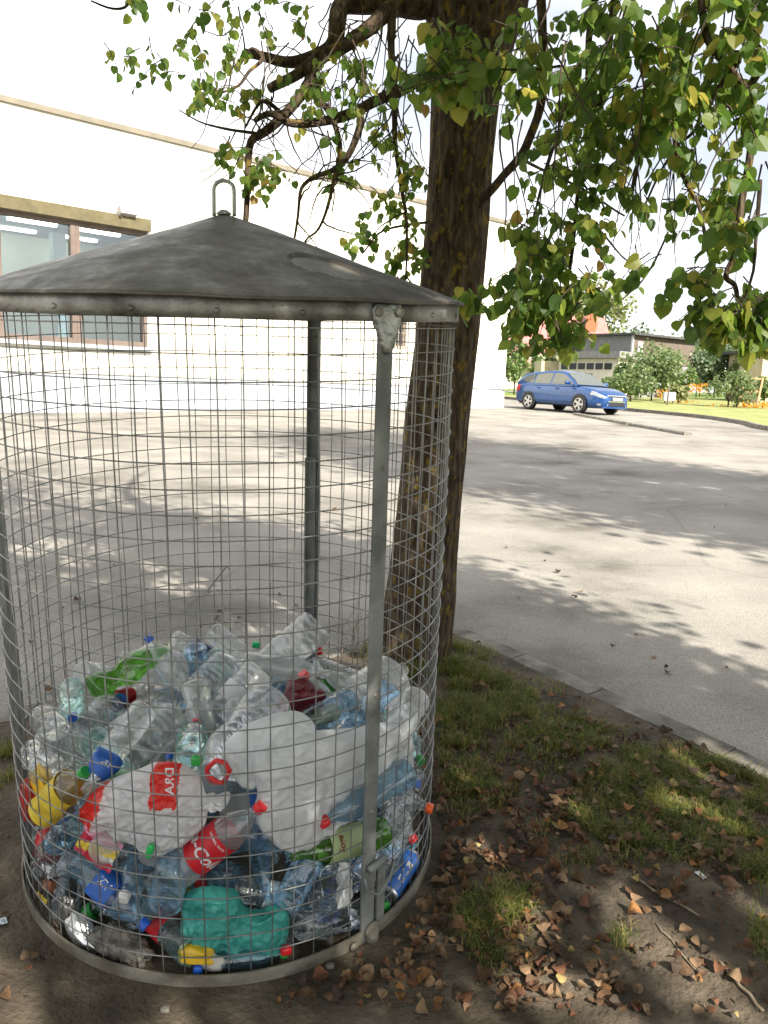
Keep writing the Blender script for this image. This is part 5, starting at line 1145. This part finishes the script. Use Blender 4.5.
# ------------------------------------------------------------------ the blue hatchback
def m_paint():
    m, t, b = newmat('blue_car_paint'); b.inputs['Base Color'].default_value = (.005, .058, .215, 1); b.inputs['Metallic'].default_value = .35; b.inputs['Roughness'].default_value = .28; b.inputs['Coat Weight'].default_value = .8; b.inputs['Coat Roughness'].default_value = .05; return m
M_paint = m_paint(); M_cglass, _t, _b = newmat('tinted_car_glass'); _b.inputs['Base Color'].default_value = (.10, .11, .10, 1); _b.inputs['Roughness'].default_value = .04; _b.inputs['Specular IOR Level'].default_value = .9
M_black = plastic('black_trim', (.015, .015, .016), .5); M_tyre = plastic('tyre_rubber', (.02, .02, .02), .8); M_rim = mat('alloy_rim', (.55, .55, .52), (.62, .62, .6), 5, .35, .6); M_chrome = mat('chrome', (.7, .7, .7), None, rough=.15, metal=1)
M_lens, _t, _b = newmat('headlamp_lens'); _b.inputs['Base Color'].default_value = (.34, .36, .38, 1); _b.inputs['Roughness'].default_value = .08; _b.inputs['Metallic'].default_value = .4
M_red = plastic('tail_lamp_red', (.5, .02, .02), .2)
a_ = at(563, 407.5); hd = R(-57)
ctr = dp(569, 409, 31.3); ctr.z = g(31.3); car = thing('parked_car', 'blue five-door hatchback parked on the far side of the lot', 'car', T(ctr) @ Matrix.Rotation(math.atan2(.0215*math.sin(hd), 1), 4, 'Y').inverted() @ Matrix.Rotation(hd, 4, 'Z'))
def ip(tab, x):
    for (a, u), (b, v) in zip(tab, tab[1:]):
        if x <= b:
            t = max(0, (x-a)/(b-a)); t = t*t*(3-2*t)*.5+t*.5; return u+(v-u)*t
    return tab[-1][1]
TOP = [(-2.27, .80), (-2.2, .98), (-1.9, 1.02), (-1, .98), (.6, .97), (1.0, .965), (1.5, .92), (1.9, .83), (2.15, .72), (2.28, .60)]
BOT = [(-2.27, .42), (-2.1, .28), (-1.8, .24), (1.8, .20), (2.1, .21), (2.28, .30)]
WID = [(-2.27, .66), (-2.1, .80), (-1.6, .87), (-.5, .88), (1.3, .88), (1.8, .84), (2.1, .74), (2.28, .52)]
st = [-2.27+4.55*i/60 for i in range(61)]
mb = MB(); k = 11
for x in st:
    zt, zb, w = ip(TOP, x), ip(BOT, x), ip(WID, x); h = zt-zb
    half = [(0, zb), (w*.86, zb), (w*.97, zb+h*.10), (w, zb+h*.28), (w*.99, zb+h*.55), (w*.985, zb+h*.66), (w*.95, zb+h*.86), (w*.88, zb+h*.96), (w*.70, zt), (w*.3, zt+.012), (0, zt+.014)]
    for (y, z) in half: mb.v.append((x, y, z))
    for (y, z) in half: mb.v.append((x, -y, z))
for i in range(60):
    for s in (0, 1):
        for j in range(k-1):
            a = i*2*k+s*k+j; f = (a, a+2*k, a+2*k+1, a+1); mb.f.append(f if s else f[::-1]); mb.m.append(0)
for i, fl_ in ((0, 0), (60, 1)): mb.f += [tuple(i*2*k+j for j in range(k)), tuple(i*2*k+k+j for j in range(k))[::-1]]; mb.m += [0, 0]
# greenhouse
RT_ = [(-2.12, 1.02), (-2.02, 1.22), (-1.8, 1.36), (-1.3, 1.45), (-.6, 1.485), (-.1, 1.49), (.3, 1.44), (.7, 1.23), (1.10, .98)]
gs = [-2.12+3.22*i/30 for i in range(31)]
def ghw(x): return .80-.05*abs(max(0, abs(x)-1.2))
b0 = len(mb.v); kk = 6
for x in gs:
    zt = ip(RT_, x); yb = ghw(x); z0 = .93; t = (zt-.96)/.53; yt = yb-.20*max(0, min(1, t))
    for s in (1, -1):
        for (y, z) in ((yb, z0), (yb-.02*t, z0+(zt-z0)*.2), (yt+.02, z0+(zt-z0)*.82), (yt-.04, zt-.015*t), (yt*.5, zt+.012), (0, zt+.015)): mb.v.append((x, y*s, z))
for i in range(30):
    for s in (0, 1):
        for j in range(kk-1):
            a = b0+i*2*kk+s*kk+j; f = (a, a+2*kk, a+2*kk+1, a+1); mb.f.append(f if s else f[::-1]); mb.m.append(0)
car_body = mb.build('body', M_paint, car, True)
def side_pt(x, z, s, off=.006):
    zt = ip(RT_, x); yb = ghw(x); t = (zt-.96)/.53; yt = yb-.20*max(0, min(1, t)); q = max(0, min(1, (z-.93)/max(.05, zt-.93))); 
    y = yb-.02*t*min(1, q/.2) if q < .2 else (yb-.02*t)+((yt+.02)-(yb-.02*t))*(q-.2)/.62
    return Vector((x, s*(y+off), z))
def glass_side(xs_lo, name, m=M_cglass):
    for s in (1, -1):
        mb = MB(); n = len(xs_lo)
        for (x, z0, z1) in xs_lo:
            for q in range(5): mb.v.append(tuple(side_pt(x, z0+(z1-z0)*q/4, s)))
        for i in range(n-1):
            for q in range(4): a = i*5+q; f = (a, a+5, a+6, a+1); mb.f.append(f if s < 0 else f[::-1]); mb.m.append(0)
        mb.build(name, m, car, True)
glass_side([(-.20, 1.0, 1.40), (.0, 1.0, 1.405), (.25, 1.0, 1.365), (.5, 1.0, 1.26), (.78, 1.0, 1.10), (.88, 1.0, 1.02)], 'front_window')
glass_side([(-1.12, 1.01, 1.34), (-.8, 1.01, 1.38), (-.5, 1.005, 1.40), (-.28, 1.0, 1.40)], 'rear_window')
glass_side([(-1.80, 1.08, 1.22), (-1.5, 1.04, 1.31), (-1.2, 1.02, 1.34)], 'quarter_window')
def screen(x0, x1, name, nx):
    mb = MB(); N = 8
    for i in range(N+1):
        x = x0+(x1-x0)*i/N; zt = ip(RT_, x); yt = ghw(x)-.20*max(0, min(1, (zt-.96)/.53))-.05
        for j in range(-4, 5): u = j/4; mb.v.append((x+nx*.012, u*yt, zt+.012+.006*(1-u*u)))
    for i in range(N):
        for j in range(8): a = i*9+j; mb.f.append((a, a+9, a+10, a+1)); mb.m.append(0)
    mb.build(name, M_cglass, car, True)
screen(.36, 1.06, 'windscreen', 1); screen(-2.05, -1.5, 'rear_windscreen', -1)
for s in (1, -1):
    for x in (-1.32, 1.31):
        mb = MB(); N = 24
        mb.v = [(x+.365*math.cos(math.pi*2*i/N), s*(ip(WID, x)+.006), max(.17, .325+.365*math.sin(math.pi*2*i/N))) for i in range(N)]; mb.f = [tuple(range(N)) if s < 0 else tuple(range(N))[::-1]]; mb.m = [0]; mb.build('wheel_arch', M_black, car)
        Mw = T(x, s*(ip(WID, x)-.085), .315) @ Matrix.Rotation(-s*math.pi/2, 4, 'X')
        mb = MB(); mb.lathe([(.20, -.10), (.30, -.10), (.317, -.08), (.317, .08), (.305, .10), (.232, .105), (.22, .09)], 36, M=Mw); ty = mb.build('wheel', M_tyre, car, True)
        mb = MB(); mb.lathe([(.222, .085), (.225, .103), (.205, .106), (.195, .075)], 36, M=Mw); mb.lathe([(.05, .09), (.045, .105), (.001, .107)], 20, M=Mw)
        for q in range(5):
            M2 = Mw @ Matrix.Rotation(q*2*math.pi/5, 4, 'Z'); mb.prism([(.035, -.032), (.205, -.04), (.205, .04), (.035, .032)], .022, M=M2 @ T(0, 0, .078))
        mb.build('rim', M_rim, ty)
        mb = MB(); mb.lathe([(.205, .055), (.001, .055)], 30, M=Mw); mb.build('brake_disc', M_black, ty)
def zone(name, x0, x1, a0, a1, m, s=1, off=.010, N=6):                # a patch proud of the lower body; a = 0 sill .. 1 top
    mb = MB()
    for i in range(N+1):
        x = x0+(x1-x0)*i/N; zt, zb, w = ip(TOP, x), ip(BOT, x), ip(WID, x); h = zt-zb; prf = [(0, .86), (.10, .97), (.28, 1), (.55, .99), (.66, .985), (.86, .95), (.96, .88), (1, .7)]
        for q in range(5): a = a0+(a1-a0)*q/4; mb.v.append((x+.004, s*(w*ip(prf, a)+off), zb+h*a))
    for i in range(N):
        for q in range(4): a = i*5+q; f = (a, a+5, a+6, a+1); mb.f.append(f if s < 0 else f[::-1]); mb.m.append(0)
    return mb.build(name, m, car, True)
for s in (1, -1):
    zone('headlight', 1.78, 2.22, .72, .93, M_lens, s); zone('tail_light', -2.2, -1.9, .58, .92, M_red, s); zone('fog_lamp', 2.06, 2.16, .18, .30, M_chrome, s)
    for x in (-.24, -1.16, 1.0): zone('door_gap', x-.006, x+.006, .06, .97, M_black, s, .003, 1)
    zone('sill_trim', -.95, .95, .01, .07, M_black, s, .006)
    for x in (-.85, .12):
        mb = MB(); mb.box((x, s*.885, .86), (.17, .03, .03)); mb.build('door_handle', M_paint, car)
    mb = MB(); mb.lathe([(.001, -.11), (.07, -.10), (.085, 0), (.07, .09), (.001, .11)], 14, M=T(.78, s*.98, 1.06) @ Matrix.Rotation(math.pi/2, 4, 'X') @ Matrix.Diagonal((.9, .85, 1, 1))); mb.tube([(.78, s*.84, 1.0), (.78, s*.93, 1.03)], .025, 8); mb.build('mirror', M_paint, car, True)
# front: grille, chrome strakes, plate
def front(name, y0, y1, z0, z1, m, off):
    mb = MB(); N = 10
    for i in range(N+1):
        y = y0+(y1-y0)*i/N; bx = 2.287-(.04*(abs(y)/.5)**2 if abs(y) < .5 else .04+(abs(y)-.5)*.55)
        for z in (z0, z1): mb.v.append((bx+off-(z-.5)*.12*(z > .5), y, z))
    for i in range(N): a = i*2; mb.f.append((a, a+2, a+3, a+1)); mb.m.append(0)
    return mb.build(name, m, car, True)
front('grille', -.46, .46, .31, .66, M_black, .020)
for z in (.665, .46): front('grille_bar', -.47, .47, z-.018, z+.018, M_chrome, .024)
for s in (1, -1): front('grille_side', s*.465-.018, s*.465+.018, .31, .68, M_chrome, .030)
front('bumper_lip', -.62, .62, .225, .285, M_paint, .03)
pl_ = front('number_plate', -.25, .25, .50, .60, M_lab['white'], .042)
mb = MB(); mb.tube([(-.9, .2, 1.50), (-.9, -.2, 1.50)], .012, 6); mb.tube([(-1.1, 0, 1.47), (-1.3, 0, 1.62)], .006, 6); mb.build('roof_aerial', M_black, car)
mb = MB(); mb.box((0, 0, .30), (3.9, 1.5, .16)); mb.build('underbody', M_black, car)

# ------------------------------------------------------------------ houses and gardens beyond the lot
M_plank = mat('grey_weathered_planks', (.17, .165, .16), (.31, .305, .30), 3, .9, stretch=(14, 14, .6), bump=.3, bscale=8)
M_plankb = mat('brown_and_eave_shade_planks', (.10, .075, .06), (.19, .15, .125), 3, .9, stretch=(14, 14, .6), bump=.3, bscale=8)
M_rfelt = mat('dark_roof_felt', (.05, .05, .05), (.09, .09, .088), 5, .9)
M_cream = mat('cream_render', (.62, .58, .48), (.70, .66, .56), 2, .9); M_dwin = plastic('dark_house_window', (.03, .035, .04), .1); M_redroof = mat('red_tin_roof', (.42, .17, .15), (.52, .22, .20), 2, .6); M_beige = mat('beige_render', (.50, .42, .28), (.58, .5, .34), 2, .9)
HD = 56.0; hc_ = dp(629, 398, HD); hc_.z = far_g(HD)+.1
ha = Vector((-.62, .78, 0)).normalized(); hb = Vector((.80, .60, 0)).normalized()   # left face runs along ha, right face along hb
house = thing('wooden_house', 'grey weathered plank house with a low dark roof behind the bushes', 'house', Matrix(((ha.x, hb.x, 0, hc_.x), (ha.y, hb.y, 0, hc_.y), (0, 0, 1, hc_.z), (0, 0, 0, 1))))
ztop = dp(629, 335, HD).z-hc_.z
def HP(name, boxes, m, par=None):
    mb = MB()
    for ((x0, x1), (y0, y1), (z0, z1)) in boxes: mb.box(((x0+x1)/2, (y0+y1)/2, (z0+z1)/2), (x1-x0, y1-y0, z1-z0))
    return mb.build(name, m, par or house)
HP('wall', [((0, 6.4), (0, 7.0), (-.3, ztop*.56))], M_plank); HP('eave_shade_wall', [((-.05, 6.45), (-.05, 7.05), (ztop*.56+.003, ztop))], M_plankb)  # brown upper boards carry the eave shadow in their colour
HP('gable_wall', [((.02, 6.4), (-.10, -.055), (ztop*.40, ztop-.02))], M_plank)
HP('roof', [((-.45, 6.9), (-.5, 7.5), (ztop+.003, ztop+.14))], M_rfelt); HP('corner_board', [((-.09, .05), (-.16, -.055), (0, ztop-.01))], M_lab['white'])
hw = HP('window', [((4.3, 5.6), (-.16, -.105), (ztop*.66, ztop*.84))], M_dwin)
hw = HP('window', [((-.12, -.055), (.4, .9), (ztop*.62, ztop*.9))], M_lab['white']); hw = HP('window', [((-.12, -.055), (3.6, 4.3), (ztop*.58, ztop*.72))], M_lab['white'])
# cream porch with a lean-to roof in front of it
sc_ = dp(616, 398, 53.5); sc_.z = far_g(53.5)+.1
shed = thing('cream_shed', 'low cream annexe with a grey board fascia in front of the plank house', 'shed', Matrix(((ha.x, hb.x, 0, sc_.x), (ha.y, hb.y, 0, sc_.y), (0, 0, 1, sc_.z), (0, 0, 0, 1))))
sz = dp(618, 358, 53.5).z-sc_.z
HP('wall', [((0, 4.9), (0, 1.6), (-.3, sz-.02))], M_cream, shed); HP('fascia', [((-.3, 5.2), (-.35, 2.0), (sz, sz+.42))], M_plank, shed)
for k in range(6): HP('window', [((.5+k*.72, 1.08+k*.72), (-.03, -.002), (sz-.72, sz-.32))], M_dwin, shed)
HP('door', [((2.0, 3.3), (-.035, -.002), (0, sz-1.0))], M_plankb, shed)
bh = dp(577, 398, 58); bh.z = far_g(58)+.1; ann = thing('beige_annexe', 'small beige wall of a garage half hidden behind the blue car', 'garage', T(bh)); HP('wall', [((-2.6, 2.6), (0, 3), (-.3, dp(577, 362, 58).z-bh.z))], M_beige, ann)
rh = dp(540, 398, 74); rh.z = far_g(74); red = thing('red_roofed_house', 'house with a steep red roof behind the hanging linden leaves', 'house', T(rh) @ Matrix.Rotation(R(-20), 4, 'Z'))
HP('wall', [((-5.5, 5.5), (0, 8), (-.3, 3.0))], M_cream, red)
ez = dp(540, 366, 74).z-rh.z; rz = dp(540, 312, 74).z-rh.z; mb = MB()
mb.add([(-6, -.6, ez), (6, -.6, ez), (6, 8.6, ez), (-6, 8.6, ez), (-4.6, 4, rz), (4.6, 4, rz), (-6, -.6, ez-.2), (6, -.6, ez-.2), (6, 8.6, ez-.2), (-6, 8.6, ez-.2)], [(0, 1, 5, 4), (1, 2, 5), (2, 3, 4, 5), (3, 0, 4), (6, 9, 8, 7), (0, 6, 7, 1), (1, 7, 8, 2), (2, 8, 9, 3), (3, 9, 6, 0)]); rf = mb.build('roof', M_redroof, red)
cx_ = dp(591, 330, 74).x-rh.x; M_brick = mat('chimney_brick', (.4, .13, .07), (.5, .2, .1), 9, .9); mb = MB(); mb.box((cx_*.9, 3.0, (ez+rz)/2+.3), (.9, .9, rz-ez+.6)); mb.build('chimney', M_brick, rf)
for x in (-3, 0, 3): HP('window', [((x-.6, x+.6), (-.05, -.002), (1.0, 2.3))], M_dwin, red)
be = dp(775, 392, 50); be.z = far_g(50)+.1; bw = thing('beige_house', 'corner of a beige rendered house at the right edge beyond the flowers', 'house', T(be)); HP('wall', [((-.9, 5), (0, 5), (-.3, dp(775, 352, 50).z-be.z))], M_beige, bw); HP('roof', [((-1.3, 5.4), (-.4, 5.4), (dp(775, 352, 50).z-be.z+.003, dp(775, 349, 50).z-be.z+.003))], M_rfelt, bw)

def leafball(name, base, rad_, h, n, size, m, label, cat, group=None, trunk=.12, th=.35, lumps=9, seed=0, flat=1.0, tm=None):
    q = random.Random(seed); o = thing(name, label, cat, T(base), group)
    mb = MB(); mb.tube([(0, 0, -.2), (0, 0, h*th), (q.uniform(-.1, .1), 0, h*.75)], [trunk, trunk*.8, trunk*.3], 8)
    L_ = [(Vector((q.uniform(-1, 1)*rad_*.62, q.uniform(-1, 1)*rad_*.62*flat, h*(th*.55+(1-th*.55)*q.uniform(.25, .86)))), rad_*q.uniform(.30, .52)) for _ in range(lumps)]
    for c, r in L_[:5]: mb.tube([(0, 0, h*th*.8), tuple(c*.6+Vector((0, 0, h*th*.3))), tuple(c)], [trunk*.5, trunk*.3, trunk*.12], 5)
    mb.build('trunk', tm or M_bark, o, True); mb = MB()
    for i in range(n):
        c, r = q.choice(L_); d = Vector((q.gauss(0, 1), q.gauss(0, 1), q.gauss(0, 1))).normalized(); p = c+d*r*q.uniform(.45, 1.08); p.z = max(.05, p.z)
        add_leaf_simple(mb, p, Vector((q.gauss(0, 1), q.gauss(0, 1), q.gauss(-.3, .7))), d+Vector((q.gauss(0, .4), q.gauss(0, .4), q.gauss(.3, .4))), size*q.uniform(.6, 1.3))
    mb.build('crown', m, o); return o
M_bush = leafmat('bush_leaf', [(0, (.07, .12, .035)), (.6, (.13, .20, .06)), (1, (.22, .28, .10))], .4); M_pale = leafmat('pale_bush_leaf', [(0, (.07, .12, .04)), (.6, (.13, .185, .07)), (1, (.23, .27, .12))], .4); M_far = leafmat('far_leaf', [(0, (.06, .10, .045)), (.6, (.10, .15, .07)), (1, (.16, .20, .10))], .25); M_yel = leafmat('yellowish_leaf', [(0, (.12, .16, .05)), (1, (.28, .28, .12))], .3)
G_BU = 'garden bushes beyond the lot'
def bush(px, py, D, wpx, hpx, m, label, n=900, name='bush', cat='bush', th=.2, size=None, group=G_BU, trunk=.05):
    b = dp(px, py, D); b.z = far_g(D)+.08; s = D/FPX; leafball(name, b, wpx*s/2, hpx*s, n, size or max(.09, D*.0036), m, label, cat, group, trunk, th, 11, int(px*7+py))
bush(514, 394, 52, 30, 52, M_bush, 'fresh green bush at the corner of the white hall', 1300); bush(540, 392, 62, 34, 44, M_bush, 'green bush behind the rear of the blue car', 1100)
bush(651, 402, 47, 80, 50, M_pale, 'loose pale green apple bush in front of the plank house', 3000, 'garden_tree', 'tree', .25); bush(604, 400, 46, 26, 24, M_pale, 'low grey-green bush at the nose of the blue car', 800); bush(630, 404, 44, 46, 34, M_pale, 'low pale bush left of the apple bush', 1500); bush(622, 399, 48, 22, 38, M_bush, 'dark green bush against the cream annexe', 700)
bush(681, 400, 48, 26, 34, M_bush, 'green bush right of the apple bush', 800); bush(714, 394, 56, 52, 50, M_far, 'grey-green fruit tree behind the orange flowers', 2600, 'garden_tree', 'tree', .35); bush(746, 400, 54, 58, 54, M_bush, 'rounded fruit tree near the right edge', 2400, 'garden_tree', 'tree', .35); bush(728, 407, 40, 44, 34, M_pale, 'low green bush among the garden posts', 900)
bush(700, 388, 70, 60, 46, M_bush, 'long dark hedge plant far behind the garden flowers', 1500); bush(752, 388, 72, 60, 52, M_far, 'big dull green bush far behind the rounded fruit tree', 1500); bush(678, 404, 43, 22, 20, M_yel, 'low yellowish plant beside the white box', 500); bush(764, 402, 44, 22, 30, M_bush, 'low dark bush at the right edge', 600); bush(697, 385, 66, 36, 46, M_far, 'dull green tree behind the house corner', 1000, 'garden_tree', 'tree', .3)
for (px, D, w, top, m, lb, n) in ((590, 105, 66, 268, M_yel, 'tall yellowish-green tree rising behind the red roof', 1800), (480, 120, 60, 300, M_far, 'tall tree behind the white hall corner', 900), (640, 150, 60, 321, M_far, 'far blue-green tree above the plank house roof', 900), (676, 160, 60, 330, M_far, 'far low tree right above the plank house', 900), (720, 140, 80, 322, M_far, 'far rounded tree at the right above the garden', 1100), (770, 130, 60, 310, M_far, 'far tree at the right edge above the garden', 900), (606, 170, 50, 328, M_far, 'small far tree left above the plank house', 600)):
    b = dp(px, 392, D); b.z = far_g(D); h = dp(px, top, D).z-b.z; leafball('far_tree', b, w*D/FPX/2, h, n, D*.0042, m, lb, 'tree', 'trees beyond the gardens', .3, .3, 12, px)
# flowers
M_flow = leafmat('orange_flower', [(0, (.55, .16, .015)), (.6, (.62, .30, .02)), (1, (.62, .45, .04))], .2)
def flowers(px0, px1, py, D, n, hpx, label):
    mb = MB(); q = random.Random(int(px0)); 
    for _ in range(n):
        px = q.uniform(px0, px1); P = dp(px, py+q.uniform(-hpx, 0), D*q.uniform(.98, 1.02)); s = q.uniform(.05, .11)
        for k in range(3): add_leaf_simple(mb, P, rv(), rv(), s)
    o = mb.build('flowers', M_flow); tag(o, label, 'flowers', kind='stuff')
flowers(684, 708, 392, 50, 130, 8, 'orange flowers in front of the fruit trees'); flowers(742, 768, 408, 40, 90, 6, 'orange and yellow flowers near the right edge'); flowers(656, 668, 398, 45, 40, 9, 'yellow flowers beside the white box'); flowers(708, 742, 409, 41, 60, 4, 'low yellow flowers along the bed edge')
flowers(664, 700, 404, 44, 30, 3, 'sparse yellow flowers at the lawn edge')
wb = dp(669, 399, 42); wb.z = far_g(42)+.15; o = thing('white_box', 'small white box standing among the flowers', 'box', T(wb)); mb = MB(); mb.box((0, 0, .32), (.55, .3, .42)); mb.build('panel', M_lab['white'], o); mb = MB(); mb.tube([(-.2, 0, -.1), (-.2, 0, .12)], .03, 6); mb.tube([(.2, 0, -.1), (.2, 0, .12)], .03, 6); mb.build('leg', M_plankb, o)
for (px, lb) in ((667, 'wooden garden post beside the white box'), (736, 'wooden garden post among the flowers on the right')):
    b = dp(px, 413 if px > 700 else 408, 40); b.z = far_g(40)+.1; mb = MB(); mb.tube([(0, 0, -.2), (0, 0, .9), (.01, 0, .92)], [.05, .045, .02], 8); o = mb.build('garden_post', M_plankb); o.matrix_world = T(b); tag(o, lb, 'post', 'posts in the garden')
b = dp(750, 402, 43); b.z = far_g(43)+.1; o = thing('garden_trellis', 'pale wooden frame leaning in the garden near the right edge', 'trellis', T(b)); mb = MB()
for x in (-.45, .45): mb.box((x, 0, .7), (.09, .07, 1.5), Matrix.Rotation(.12, 3, 'Y'))
for z in (.1, .75, 1.4): mb.box((0, .05, z), (1.0, .05, .09))
mb.build('frame', mat('tan_timber', (.42, .24, .12), (.52, .32, .18), 5, .8), o)
bpy.context.view_layer.update()
